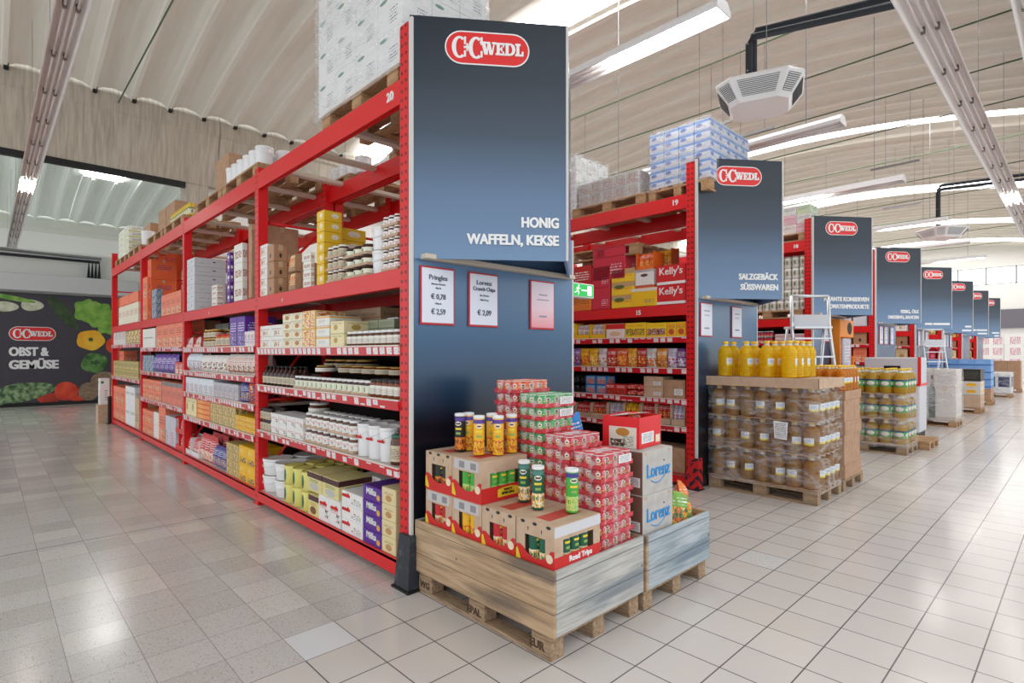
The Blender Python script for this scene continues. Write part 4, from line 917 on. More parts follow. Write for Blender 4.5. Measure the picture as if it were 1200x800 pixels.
RACK1 = [
 # front bay: load shelf
 (2.195, 303, 313, box_of(WB), dict(n=1, levels=5, vtop=287, d=.12, desc='small white carton beside the second upright', cat='carton', where='front bay load shelf')),
 (2.195, 303, 311, box_of(CARTON, tape=True), dict(n=1, levels=2, vtop=265, us=350, dx=.14, desc='large brown carton', cat='carton', where='behind small cartons, front bay load shelf')),
 (2.195, 313, 321, box_of(BRN, tape=True), dict(n=1, levels=3, vtop=287, us=337, desc='brown carton with dark emblem', cat='carton', where='front bay load shelf')),
 (2.195, 338, 346, lambda w, d, h: tray_box(w, d, h, CARTON, ORIM), dict(n=1, levels=2, vtop=297, us=354, desc='open brown display carton', cat='carton', where='front bay load shelf')),
 (2.195, 355, 364, box_of(WOPEN), dict(n=1, levels=4, vtop=296, us=369, desc='white carton with printed edge', cat='carton', where='front bay load shelf')),
 (2.195, 371, 379.5, box_of(YEL), dict(n=1, levels=7, vtop=247, us=401, dx=.02, desc='yellow honey carton', cat='carton', where='tall stack on load shelf')),
 (2.195, 384, 392, box_of(YEL), dict(n=1, levels=5, vtop=266, us=429, dx=.22, desc='yellow honey carton', cat='carton', where='short stack on load shelf')),
 (2.195, 381, 400, lambda w, d, h: jar_pack(w, d, h, NUT, WLID, LABD, 3), dict(n=1, levels=3, vtop=288, d=.10, desc='brown spread jar pack', cat='jar pack', where='front of yellow stack, load shelf')),
 (2.195, 401, 430, lambda w, d, h: jar_pack(w, d, h, NUT, BLID, LABG, 3), dict(n=1, levels=3, vtop=288, d=.14, desc='white labelled jar pack', cat='jar pack', where='beside brown jar packs, load shelf')),
 (2.195, 430, 446, lambda w, d, h: pail(w/2, h, WHITEP, WLID), dict(n=1, levels=2, vtop=265, d=-1, desc='white plastic pail', cat='pail', where='front bay load shelf')),
 (2.195, 446, 466, lambda w, d, h: jar_pack(w, d, h, NUT, WLID, WRED, 3), dict(n=1, levels=5, vtop=252, d=.15, desc='white and red nut spread pack', cat='jar pack', where='by front upright, load shelf')),
 # front bay: shelf below
 (1.655, 304, 331, box_of(WB), dict(n=2, levels=2, vtop=381, d=.3, desc='white carton with red print', cat='carton', where='front bay fourth shelf')),
 (1.655, 331, 354, box_of(p((240, 232, 206), None, (.5, .5, .22, .26, (190, 130, 60)), (.1, .9, .7, .9, (150, 90, 60)))), dict(n=2, levels=4, vtop=367, d=.24, desc='small cream biscuit box', cat='box', where='front bay fourth shelf')),
 (1.655, 354, 369, box_of(ORIM), dict(n=1, levels=2, vtop=364, d=.3, desc='yellow and orange wafer carton', cat='carton', where='front bay fourth shelf')),
 (1.655, 370, 386, box_of(WYEL), dict(n=1, levels=3, vtop=370, d=.3, desc='white carton with yellow stripe', cat='carton', where='front bay fourth shelf')),
 (1.655, 387, 403, box_of(CREAM2), dict(n=1, levels=2, vtop=376, d=.28, desc='pale yellow carton with emblem', cat='carton', where='front bay fourth shelf')),
 (1.655, 409, 462, box_of(GRNB), dict(n=3, levels=3, vtop=375, d=.2, dx=.22, desc='grey green jar carton', cat='carton', where='back of front bay fourth shelf')),
 (1.655, 398, 446, box_of(TANP), dict(n=2, levels=4, vtop=362, d=.2, dx=.45, desc='tan printed carton', cat='carton', where='rear stack front bay fourth shelf')),
 (1.655, 404, 466, jar_of(NUT, WLID, LABW), dict(n=9, vtop=387, d=-1, rows=2, desc='white lidded brown spread jar', cat='jar', where='front bay fourth shelf')),
 (1.655, 453, 466, box_of(WRED), dict(n=1, levels=2, vtop=372, d=.2, dx=.26, desc='white carton with red writing', cat='carton', where='end of front bay fourth shelf')),
 # front bay: third shelf
 (1.272, 306, 343, lambda w, d, h: bottle(w/2, h, DARKJ, BLID, LABD), dict(n=8, vtop=429, d=-1, rows=2, desc='slim dark syrup bottle', cat='bottle', where='front bay third shelf')),
 (1.272, 343, 431, lambda w, d, h: jar_pack(w, d, h, DARKJ, WLID, LABG, 3), dict(n=5, vtop=443, d=.15, desc='tray of green labelled jars', cat='jar pack', where='front bay third shelf')),
 (1.272, 343, 440, lambda w, d, h: jar_pack(w, d, h, DARKJ, WLID, LABG2, 3), dict(n=5, vtop=446, d=.16, dx=.17, desc='tray of olive labelled jars', cat='jar pack', where='second row, front bay third shelf')),
 (1.425, 365, 376, jar_of(NUT, GLID, LABW), dict(n=1, vtop=428, d=-1, dx=.06, desc='single gold lidded jar on jar tray', cat='jar', where='front bay third shelf')),
 (1.425, 391, 466, jar_of(HONEY, GLID, LABD), dict(n=5, vtop=429, d=-1, dx=.15, desc='honey jar standing on jar trays', cat='jar', where='front bay third shelf')),
 (1.425, 375, 425, jar_of(DARKJ, GLID, LABD), dict(n=4, vtop=421, d=-1, dx=.30, desc='dark jar in rear upper row', cat='jar', where='front bay third shelf')),
 (1.272, 431, 466, jar_of(HONEY, BLID, LABW), dict(n=5, vtop=445, d=-1, rows=2, desc='dark honey jar with white label', cat='jar', where='front bay third shelf end')),
 # front bay: second shelf
 (.80, 303, 316, lambda w, d, h: jar_pack(w, d, h, DARKJ, BLID, LABD, 2), dict(n=2, levels=2, vtop=478, d=.12, rows=2, desc='black lidded jar pack', cat='jar pack', where='front bay second shelf')),
 (.80, 317, 355, lambda w, d, h: tub(w, d, h, WRED, WLID), dict(n=4, levels=2, vtop=487, d=.12, rows=2, desc='white spread tub with red writing', cat='tub', where='front bay second shelf')),
 (.99, 357, 368, jar_of(NUT, WLID, LABW), dict(n=1, vtop=472, d=-1, dx=.1, desc='tall spread jar standing on tubs', cat='jar', where='front bay second shelf')),
 (.80, 355, 414, lambda w, d, h: jar_pack(w, d, h, NUT, WLID, WRED, 4), dict(n=2, levels=2, vtop=488, d=.16, rows=2, desc='white nut spread jar pack', cat='jar pack', where='front bay second shelf')),
 (.80, 414, 453, lambda w, d, h: pail(w/2, h, WHITEP, WLID), dict(n=3, vtop=498, d=-1, rows=2, desc='white spread pail with red writing', cat='pail', where='front bay second shelf', after=lambda o, w, d, h: text('nutella', LOGORED, o, (0, -w/2*.985, h*.55), h=.024, align='c', bold=.008))),
 (.80, 453, 465, jar_of(NUT, GRLID, LABD), dict(n=1, vtop=510, d=-1, desc='brown jar with green lid by the upright', cat='jar', where='front bay second shelf')),
 # front bay: bottom shelf
 (.157, 302, 330, lambda w, d, h: pail(w/2, h, WHITEP, WLID), dict(n=2, levels=2, vtop=540, d=-1, rows=2, desc='white food pail', cat='pail', where='front bay bottom shelf')),
 (.157, 329, 360, lambda w, d, h: tin(w/2, h, LABY, GLID), dict(n=3, levels=2, vtop=549, d=-1, rows=3, desc='olive yellow tin', cat='tin', where='front bay bottom shelf')),
 (.157, 361, 373, box_of(p((230, 214, 140), (.72, 1, (74, 30, 34)), (.5, .28, .3, .18, (120, 80, 50)), (.2, .8, .5, .65, (170, 120, 60)))), dict(n=1, levels=1, vtop=580, d=.3, desc='yellow carton with maroon top', cat='carton', where='lower, front bay bottom shelf')),
 (.36, 359, 397, box_of(p((228, 214, 150), (.70, 1, (74, 30, 34)), (.5, .28, .3, .18, (196, 196, 190)), (.2, .8, .5, .65, (40, 110, 80)))), dict(n=2, levels=1, vtop=557, d=.32, dx=.02, desc='long yellow and maroon carton', cat='carton', where='upper, front bay bottom shelf')),
 (.157, 373, 399, box_of(WRED), dict(n=2, levels=1, vtop=584, d=.34, desc='white spread carton with red writing', cat='carton', where='under long cartons, bottom shelf', after=lettered('nutella', LOGORED, .62, .66))),
 (.157, 400, 425, box_of(p((242, 240, 238), None, None, (.72, .92, .12, .6, K), (.50, .68, .2, .62, [(90, 50, 36), (240, 238, 236), (120, 70, 46)]))), dict(n=1, levels=3, vtop=578, d=.36, desc='white carton with red writing', cat='carton', where='front bay bottom shelf stack', after=lettered('nutella', LOGORED, .36, .60, None, -.26))),
 (.157, 425, 447, box_of(p((88, 32, 146), None, (.84, .35, .09, .2, (226, 176, 70)))), dict(n=1, levels=4, vtop=570, d=.3, desc='purple chocolate carton', cat='carton', where='front bay bottom shelf stack', after=lettered('Milka', WHITE, .52, .45))),
 (.157, 447, 464, box_of(CREAM), dict(n=1, levels=4, vtop=572, d=.3, desc='cream biscuit carton', cat='carton', where='by front upright, bottom shelf')),
 (.157, 424, 446, box_of(WRED), dict(n=1, levels=5, vtop=557, d=.3, dx=.33, desc='white carton behind purple cartons', cat='carton', where='front bay bottom shelf')),
 # second bay
 (2.20, 219, 228, box_of(GREYW), dict(n=1, levels=6, vtop=303, us=265, desc='flat pale grey carton', cat='carton', where='second bay load shelf')),
 (2.20, 248, 254, box_of(WOPEN), dict(n=1, levels=4, vtop=334, us=262, desc='small white carton', cat='carton', where='before grey cartons, second bay load shelf')),
 (2.20, 266, 269.5, box_of(PUR), dict(n=1, levels=5, vtop=296, us=274, desc='narrow purple carton', cat='carton', where='second bay load shelf')),
 (2.20, 274, 284, box_of(WOPEN), dict(n=1, levels=3, vtop=286, us=290.5, desc='large white display carton', cat='carton', where='second bay load shelf')),
 (2.20, 291, 295, box_of(CARTON, tape=True), dict(n=1, levels=1, vtop=263, us=300, desc='tall narrow brown carton beside the upright', cat='carton', where='second bay load shelf')),
 (1.68, 218, 236, lambda w, d, h: tray_box(w, d, h, REDW, WHTB), dict(n=2, vtop=394, d=.2, desc='red display carton', cat='carton', where='second bay fourth shelf')),
 (1.68, 224, 238, box_of(BRN), dict(n=1, vtop=376, d=.25, dx=.3, desc='brown carton at the back', cat='carton', where='second bay fourth shelf')),
 (1.68, 237, 250, jar_of(HONEY, GLID, LABD), dict(n=3, levels=2, vtop=386, d=-1, rows=2, desc='small jar in double layer', cat='jar', where='second bay fourth shelf')),
 (1.68, 250, 268, jar_of(plain('orange jam glass', rgb(214, 92, 24), .15), plain('red lid', rgb(196, 40, 36), .35), LABD), dict(n=3, vtop=391, d=-1, rows=2, desc='orange jam jar with red lid', cat='jar', where='second bay fourth shelf')),
 (1.68, 252, 268, box_of(DGRN), dict(n=2, vtop=379, d=.25, dx=.25, desc='dark carton behind jam jars', cat='carton', where='second bay fourth shelf')),
 (1.68, 269, 287, box_of(PURB), dict(n=2, levels=1, vtop=371, d=.35, desc='tall purple display carton', cat='carton', where='second bay fourth shelf')),
 (1.68, 286, 298, box_of(p((236, 226, 232), None, None, None, (.1, .9, .1, .8, [(120, 70, 160), (236, 226, 232), (200, 170, 150)]))), dict(n=3, vtop=388, d=.2, desc='narrow white and violet box', cat='box', where='second bay fourth shelf')),
 (1.355, 218, 233, lambda w, d, h: bag(w, d, h, WBLU), dict(n=3, vtop=414, d=.10, rows=2, desc='white and blue biscuit bag', cat='bag', where='second bay third shelf')),
 (1.355, 233, 264, lambda w, d, h: bag(w, d, h, p((236, 232, 228), None, None, None, (.1, .9, .1, .6, [(110, 60, 40), (236, 232, 228), (180, 120, 80)]))), dict(n=5, vtop=416, d=.10, rows=2, desc='white bag with brown picture', cat='bag', where='second bay third shelf')),
 (1.355, 264, 299, lambda w, d, h: bag(w, d, h, WHTB), dict(n=6, vtop=415, d=.12, rows=2, desc='white pastry bag with red print', cat='bag', where='second bay third shelf')),
 (1.05, 217, 250, box_of(WBLU), dict(n=6, vtop=443, d=.2, desc='white box with blue picture', cat='box', where='second bay second shelf')),
 (1.05, 250, 279, box_of(GRYB), dict(n=5, vtop=449, d=.2, desc='pale grey wafer box', cat='box', where='second bay second shelf')),
 (1.05, 279, 288, lambda w, d, h: tin(w/2, h, BLUP, plain('purple lid', rgb(80, 50, 150), .3)), dict(n=1, rows=2, vtop=448, d=-1, desc='round purple tin', cat='tin', where='second bay second shelf')),
 (1.05, 288, 298, lambda w, d, h: tin(w/2, h, p((214, 90, 40), None, None, None, (0, 1, .1, .9, [(214, 90, 40), (110, 50, 120), (240, 180, 80)])), plain('purple lid', rgb(80, 50, 150), .3)), dict(n=1, rows=2, vtop=449, d=-1, desc='round orange and purple tin', cat='tin', where='second bay second shelf')),
 (.72, 217, 230, box_of(CREAM2), dict(n=2, vtop=466, d=.2, desc='cream yellow biscuit box', cat='box', where='second bay first shelf')),
 (.72, 230, 247, box_of(p((238, 120, 40), None, None, (.1, .9, .2, .8, (250, 200, 120)), (.1, .5, .1, .9, [(238, 120, 40), (250, 190, 90), (220, 60, 40)]))), dict(n=1, levels=4, vtop=468, d=.25, desc='orange cookie carton', cat='carton', where='second bay first shelf')),
 (.72, 246, 276, box_of(TANB), dict(n=4, levels=2, vtop=474, d=.2, desc='tan and yellow cookie box', cat='box', where='second bay first shelf')),
 (.72, 276, 299, box_of(YELB), dict(n=3, levels=3, vtop=488, d=.2, desc='small yellow cookie box', cat='box', where='second bay first shelf')),
 (.72, 274, 290, box_of(BLUP), dict(n=2, levels=1, h=.26, d=.2, dx=.25, desc='blue box behind yellow boxes', cat='box', where='second bay first shelf')),
 (.157, 215, 233, lambda w, d, h: tray_box(w, d, h, WHITEP, REDW), dict(n=2, vtop=512, d=.2, desc='white carton of red packets', cat='carton', where='second bay bottom shelf')),
 (.157, 233, 250, lambda w, d, h: bag(w, d, h, REDW), dict(n=3, vtop=510, d=.12, rows=3, desc='red biscuit bag', cat='bag', where='second bay bottom shelf')),
 (.157, 248, 265, lambda w, d, h: bag(w, d, h, BLUP), dict(n=3, vtop=524, d=.12, rows=3, desc='dark blue biscuit bag', cat='bag', where='second bay bottom shelf')),
 (.157, 265, 280, box_of(TANB), dict(n=2, levels=4, vtop=520, d=.25, desc='tan cookie carton', cat='carton', where='second bay bottom shelf')),
 (.157, 280, 299, box_of(p((246, 190, 20), None, None, (.1, .6, .6, .85, (250, 230, 170)), (.1, .9, .05, .35, [(246, 190, 20), (120, 80, 40), (240, 210, 150)]))), dict(n=2, levels=2, vtop=524, d=.3, desc='large yellow biscuit carton', cat='carton', where='second bay bottom shelf')),
 # third bay
 (2.20, 173, 177, box_of(ORA, tape=True), dict(n=1, levels=3, vtop=304, us=207, dx=.05, desc='large orange wafer carton', cat='carton', where='third bay load shelf')),
 (2.20, 182, 186, box_of(ORA), dict(n=1, levels=3, vtop=294, us=213, dx=.32, desc='bright orange carton at the back', cat='carton', where='third bay load shelf')),
 (2.20, 167, 172.5, box_of(ORA2), dict(n=1, levels=2, vtop=325, d=.2, desc='salmon wafer box by the upright', cat='box', where='third bay load shelf')),
 (2.20, 178, 183, box_of(TEAL), dict(n=1, levels=4, vtop=339, us=191, desc='purple and teal wafer box', cat='box', where='third bay load shelf')),
 (2.20, 189, 212, box_of(ORA2), dict(n=4, levels=1, vtop=343, d=.2, desc='orange wafer pack', cat='box', where='third bay load shelf')),
 (1.70, 167, 182, box_of(p((238, 234, 226), None, None, (.1, .9, .45, .55, K))), dict(n=1, vtop=385, d=.3, desc='plain white carton', cat='carton', where='third bay fourth shelf')),
 (1.70, 183, 214, box_of(ORA2, tape=True), dict(n=4, vtop=376, d=.3, desc='tall salmon wafer carton', cat='carton', where='third bay fourth shelf')),
 (1.285, 166, 180, box_of(TEAL), dict(n=3, vtop=416, d=.2, desc='teal wafer box', cat='box', where='third bay third shelf')),
 (1.285, 178, 205, lambda w, d, h: bag(w, d, h, PURB), dict(n=5, vtop=415, d=.12, rows=2, desc='purple wafer bag', cat='bag', where='third bay third shelf')),
 (1.285, 205, 214, box_of(REDW), dict(n=2, vtop=424, d=.2, desc='red striped box', cat='box', where='third bay third shelf')),
 (.80, 166, 190, box_of(ORA2), dict(n=3, levels=2, vtop=445, d=.2, desc='salmon wafer box', cat='box', where='third bay second shelf')),
 (.80, 189, 214, box_of(p((224, 120, 96), (.8, 1, (130, 120, 120)), None, (.1, .9, .3, .6, (150, 70, 60)))), dict(n=4, levels=1, vtop=448, d=.2, desc='dull red wafer box', cat='box', where='third bay second shelf')),
 (.157, 165, 180, box_of(ORA2), dict(n=2, levels=2, vtop=480, d=.25, desc='salmon wafer carton', cat='carton', where='third bay bottom shelf')),
 (.157, 180, 186, box_of(p((234, 232, 228))), dict(n=1, levels=2, vtop=483, d=.25, desc='narrow white carton', cat='carton', where='third bay bottom shelf')),
 (.157, 186, 194, box_of(ORA2), dict(n=1, levels=1, vtop=476, d=.3, desc='tall orange carton', cat='carton', where='third bay bottom shelf')),
 (.157, 193, 206, box_of(p((206, 202, 214), None, None, (.1, .6, .1, .5, (190, 70, 70)))), dict(n=2, levels=1, vtop=488, d=.25, desc='pale lilac carton', cat='carton', where='third bay bottom shelf')),
 (.157, 205, 214, lambda w, d, h: tray_box(w, d, h, LOGORED, REDW), dict(n=2, levels=2, vtop=488, d=.2, desc='red display carton of packets', cat='carton', where='third bay bottom shelf')),
 # end bay
 (2.20, 133, 162, box_of(ORA2), dict(n=3, vtop=346, d=.2, dx=.1, desc='orange wafer box', cat='box', where='end bay load shelf')),
 (2.20, 139, 162, box_of(p((238, 230, 210), None, None, (.1, .9, .4, .7, (200, 110, 60)))), dict(n=5, vtop=357, d=.09, desc='cream wafer box', cat='box', where='end bay load shelf')),
 (1.78, 131, 147, box_of(p((226, 218, 214), None, None, (.1, .9, .3, .8, (150, 110, 100)))), dict(n=4, vtop=384, d=.2, desc='pale grey rice cake box', cat='box', where='end bay upper shelf')),
 (1.78, 147, 162, lambda w, d, h: bag(w, d, h, TANB), dict(n=4, vtop=383, d=.12, desc='tan crispbread bag', cat='bag', where='end bay upper shelf')),
 (1.10, 132, 145, box_of(ORA2), dict(n=2, levels=2, vtop=411, d=.25, dx=.1, desc='salmon box at the back', cat='box', where='end bay middle shelf')),
 (1.10, 131, 162, box_of(p((186, 168, 96), None, None, (.1, .9, .3, .7, (110, 90, 60)), (.1, .9, .05, .3, [(186, 168, 96), (214, 196, 140), (196, 90, 70)]))), dict(n=7, levels=2, vtop=423, d=.10, desc='olive crispbread box', cat='box', where='end bay middle shelf')),
 (.157, 130, 147, box_of(ORA2), dict(n=3, levels=2, vtop=453, d=.3, desc='salmon crispbread carton', cat='carton', where='end bay bottom shelf')),
 (.157, 147, 158, box_of(p((238, 238, 240), None, None, (.1, .9, .6, .75, K))), dict(n=2, levels=2, vtop=453, d=.3, desc='white crispbread carton', cat='carton', where='end bay bottom shelf')),
 (.157, 158, 163, box_of(TANP), dict(n=1, levels=1, vtop=466, d=.3, desc='tan carton by the upright', cat='carton', where='end bay bottom shelf')),
]
for z, u0, u1, mk, kw in RACK1: row(0.0, z, u0, u1, mk, **kw)
# ------------------------------------------------------------------ goods in the snack rack (second rack) and in glimpses of the racks after it
SN = 'snack rack'
KELL = pack((214, 28, 32), ((.02, .16, (240, 240, 240)),))
RASP = p((206, 44, 66), None, None, (.55, .9, .15, .45, (240, 214, 220)))
YTAN = p((246, 206, 40), (.62, 1, (196, 160, 120)), (.35, .62, .22, .16, (60, 110, 50)), (.1, .9, .4, .6, (200, 60, 40)))
BAGM = [p(b, None, o, t, i) for b, o, t, i in [
 ((150, 110, 190), None, (.15, .85, .7, .85, Wt), (.1, .9, .1, .6, [(230, 190, 170), (110, 70, 150), (200, 110, 70)])),
 ((240, 190, 30), None, (.15, .85, .7, .85, (180, 30, 30)), (.1, .9, .1, .6, [(240, 190, 30), (230, 120, 30), (200, 50, 40)])),
 ((244, 200, 40), None, (.15, .85, .65, .8, (180, 30, 30)), (.1, .9, .05, .55, [(240, 160, 30), (250, 220, 120), (214, 70, 40)])),
 ((232, 224, 226), None, (.15, .85, .65, .85, (150, 60, 110)), (.1, .9, .1, .5, [(200, 140, 90), (232, 224, 226), (160, 80, 50)])),
 ((206, 44, 40), None, (.15, .85, .65, .85, Wt), (.1, .9, .1, .5, [(240, 230, 220), (206, 44, 40), (220, 150, 60)])),
 ((226, 96, 40), None, (.2, .8, .72, .86, Wt), (.1, .9, .1, .6, [(226, 96, 40), (244, 170, 70), (190, 60, 30)])),
 ((240, 176, 40), None, (.2, .8, .72, .86, (120, 30, 30)), (.1, .9, .05, .65, [(244, 200, 90), (220, 120, 30), (250, 226, 150)])),
 ((196, 40, 36), None, (.2, .8, .7, .86, Wt), (.1, .9, .05, .6, [(240, 190, 90), (196, 40, 36), (220, 120, 40)])),
 ((214, 222, 220), None, (.15, .85, .62, .85, (200, 90, 50)), (.15, .85, .08, .5, [(214, 222, 220), (220, 110, 40), (240, 170, 90)])),
 ((222, 150, 60), None, (.15, .85, .62, .85, Wt), (.15, .85, .08, .5, [(222, 150, 60), (180, 90, 40), (240, 200, 140)])),
 ((214, 210, 226), None, (.15, .85, .6, .85, (110, 50, 130)), (.1, .9, .08, .5, [(206, 44, 56), (214, 210, 226), (110, 60, 140)])),
 ((120, 60, 140), None, (.15, .85, .6, .85, Wt), (.1, .9, .08, .5, [(120, 60, 140), (226, 220, 236), (170, 110, 180)]))]]
X2 = SPACE
R2 = [
 (2.195, 669, 693, box_of(p((232, 130, 40), None, None, (.1, .9, .3, .7, (90, 50, 30)))), dict(n=1, levels=1, vtop=340, d=.3, desc='orange cut-open carton', cat='carton', where='behind exit sign, snack rack')),
 (2.42, 669, 693, box_of(p((196, 36, 34), None, None, (.2, .9, .5, .8, Wt))), dict(n=1, levels=1, vtop=312, d=.25, desc='red carton on orange carton', cat='carton', where='behind exit sign, snack rack')),
 (2.195, 693, 715, box_of(RASP), dict(n=1, levels=2, vtop=312, d=.3, desc='raspberry red carton', cat='carton', where='snack rack load shelf')),
 (2.585, 694, 733, box_of(RASP), dict(n=1, levels=1, vtop=288, d=.3, desc='wide raspberry carton on red stack', cat='carton', where='snack rack load shelf')),
 (2.195, 716, 744, box_of(YTAN), dict(n=1, levels=3, vtop=315, d=.3, desc='yellow and tan snack carton', cat='carton', where='snack rack load shelf')),
 (2.195, 739, 770, box_of(p((240, 196, 20), (.82, 1, (226, 220, 214)), None, (.52, .9, .15, .4, (120, 110, 110)))), dict(n=1, vtop=337, d=.3, desc='bright yellow carton with white flap', cat='carton', where='snack rack load shelf', dx=-.01)),
 (2.42, 744, 766, box_of(p((238, 236, 234), (.0, .18, (206, 90, 70)), (.5, .68, .2, .08, (90, 70, 60)))), dict(n=1, vtop=315, d=.28, desc='white carry carton with hand slot', cat='carton', where='snack rack load shelf')),
 (2.63, 745, 766, lambda w, d, h: tray_box(w, d, h, p((236, 112, 34)), BAGM[5]), dict(n=1, vtop=294, d=.25, desc='orange display carton of snack packets', cat='carton', where='snack rack top of stack')),
 (2.60, 765, 787, lambda w, d, h: tray_box(w, d, h, p((236, 112, 34)), BAGM[6]), dict(n=1, vtop=290, d=.2, dx=.31, desc='orange display carton at the back', cat='carton', where='snack rack load shelf')),
 (2.195, 769, 804, box_of(KELL), dict(n=1, levels=2, vtop=310, d=.32, desc='red crisp carton with white curve', cat='carton', where='by snack rack upright', after=lettered("Kelly's", WHITE, .80, .52))),
 (1.80, 668, 674, box_of(YEL), dict(n=1, vtop=379, d=.2, desc='yellow box at the sign edge', cat='box', where='snack rack fourth shelf')),
 (1.80, 674, 709, lambda w, d, h: tray_box(w, d, h, p((246, 198, 30)), BAGM[3]), dict(n=2, vtop=379, d=.2, desc='yellow display carton of mixed packets', cat='carton', where='snack rack fourth shelf')),
 (1.80, 710, 732, box_of(p((238, 226, 220), (.62, 1, (214, 36, 34)), (.5, .3, .3, .16, (230, 190, 160)))), dict(n=1, vtop=379, d=.2, desc='red and white snack carton', cat='carton', where='snack rack fourth shelf')),
 (1.80, 732, 757, box_of(p((244, 206, 34), None, None, (.05, .95, .72, .86, (220, 140, 40)), (.05, .95, .15, .6, [(244, 206, 34), (90, 130, 50), (230, 150, 70), (60, 100, 50)]))), dict(n=1, vtop=378, d=.2, desc='yellow carton with green pictures', cat='carton', where='snack rack fourth shelf')),
 (1.80, 757, 781, box_of(p((244, 206, 34), None, None, (.05, .95, .72, .86, (220, 140, 40)), (.05, .95, .15, .6, [(60, 90, 120), (230, 150, 90), (40, 60, 90), (240, 230, 210)]))), dict(n=1, vtop=378, d=.2, desc='yellow carton with blue pictures', cat='carton', where='snack rack fourth shelf')),
 (1.80, 781, 804, box_of(p((240, 186, 30), None, (.5, .35, .3, .2, (200, 80, 50)), (.1, .9, .6, .85, (180, 60, 40)))), dict(n=2, vtop=377, d=.2, desc='orange yellow peanut carton', cat='carton', where='snack rack fourth shelf')),
 (1.05, 669, 687, lambda w, d, h: bag(w, d, h, plain('black bag film', rgb(22, 22, 26), .25)), dict(n=2, levels=2, vtop=440, d=.2, desc='black snack bag lying flat', cat='bag', where='snack rack second shelf')),
 (1.05, 686, 711, box_of(p((30, 120, 190), None, None, (.1, .9, .6, .9, Wt), (.1, .9, .1, .6, [(30, 120, 190), (226, 130, 70), (90, 170, 220)]))), dict(n=2, levels=2, vtop=440, d=.2, desc='blue snack pack', cat='packet', where='snack rack second shelf')),
 (1.05, 709, 733, box_of(p((204, 34, 34), None, None, (.1, .9, .65, .9, Wt), (.1, .9, .1, .5, [(204, 34, 34), (150, 60, 40), (220, 110, 80)]))), dict(n=2, levels=1, vtop=450, d=.2, desc='red snack pack', cat='packet', where='snack rack second shelf')),
 (1.05, 732, 755, lambda w, d, h: bag(w, d, h, BAGM[4]), dict(n=2, levels=2, vtop=450, d=.18, rows=1, desc='red snack bag in a heap', cat='bag', where='snack rack second shelf')),
 (1.05, 754, 777, box_of(CARTON2, sticker=True), dict(n=1, levels=2, vtop=441, d=.25, desc='light brown carton with stickers', cat='carton', where='snack rack second shelf')),
 (1.05, 777, 803, box_of(CARTON, sticker=True), dict(n=1, vtop=445, d=.3, desc='plain brown carton by the upright', cat='carton', where='snack rack second shelf')),
 (.157, 720, 803, box_of(CARTON, tape=True), dict(n=3, levels=1, h=.30, d=.35, desc='brown carton on the floor shelf', cat='carton', where='snack rack bottom')),
]
for z, u0, u1, mk, kw in R2: row(X2, z, u0, u1, mk, **kw)
us = [668, 678, 688, 699, 709, 720, 733, 744, 755, 767, 780, 791, 803]
for i in range(12):
    row(X2, 1.42, us[i], us[i+1], (lambda m: lambda w, d, h: bag(w, d, h, m))(BAGM[i]), vtop=408, d=.10, rows=2, jit=.5, desc='crisp bag, %s along the shelf,' % ORD[i], cat='bag', where='snack rack third shelf')
us = [673, 692, 711, 730, 750, 768, 786, 803]
for i in range(7):
    row(X2, .72, us[i], us[i+1], (lambda m: lambda w, d, h: tray_box(w, d, h, CARTON2, m))(BAGM[(i*3+4) % 12]), vtop=471, d=.22, desc='open brown carton of snack bags, %s,' % ORD[i], cat='carton', where='snack rack first shelf')
# third rack: cans under the second sign
X3 = 2*SPACE
CANP = pack((226, 224, 214), ((.88, 1, (150, 150, 150)),), ((.5, .45, .14, .2, (110, 140, 96)),), ((.1, .9, .2, .7, (120, 116, 110)),))
def at_rack(fx, *a, **k): row(fx, *a, **k)
pallet(X3+.42, .75, 2.20, PI/2, 'wooden pallet with stacked tins on the third rack')
at_rack(X3, 2.345, 884, 945, lambda w, d, h: tin(w/2, h, CANP, WLID), n=7, levels=5, vtop=302, d=-1, rows=2, desc='pale labelled tin', cat='tin', where='pallet load, third rack')
at_rack(X3, 1.80, 884, 905, lambda w, d, h: jar_pack(w, d, h, DARKJ, WLID, RASP, 3), n=2, levels=2, vtop=388, d=.2, desc='pink labelled jar pack', cat='jar pack', where='third rack fourth shelf')
at_rack(X3, 1.80, 908, 944, box_of(p((222, 190, 190), (.7, 1, (228, 224, 222)), None, (.1, .9, .2, .6, (190, 60, 80)))), n=3, levels=2, vtop=391, d=.25, desc='pink and white carton', cat='carton', where='third rack fourth shelf')
at_rack(X3, 1.42, 884, 944, box_of(ORA2), n=5, vtop=420, d=.25, desc='orange carton above the oil pallet', cat='carton', where='third rack third shelf')
for k, (a, b, cols) in {3: (986, 1022, (ORA2, GREYW)), 4: (1048, 1079, (CREAM, WB)), 5: (1088, 1113, (RASP, TANB)), 6: (1117, 1140, (CREAM, YELB)), 7: (1140, 1157, (TANB, WB))}.items():
    nm = SIGNNAME[k]; Xk = k*SPACE
    for z, h, m, dd in ((.72, .25, cols[0], 'mixed carton'), (1.05, .28, cols[1], 'light carton'), (1.42, .30, cols[0], 'printed carton'), (1.80, .26, BRN, 'brown carton'), (2.195, .7, cols[1], 'tall pale carton')):
        for i in range(5): spawn(('stock_carton',)+carton(.26, .3, h, m)[1:], '%s%s on %s sign rack, %.0f cm up' % (dd, nth(i, 5), nm, z*100), 'carton', (Xk+.19, .30+i*.30, z+.002), -PI/2, '%s on %s rack' % (dd, nm))

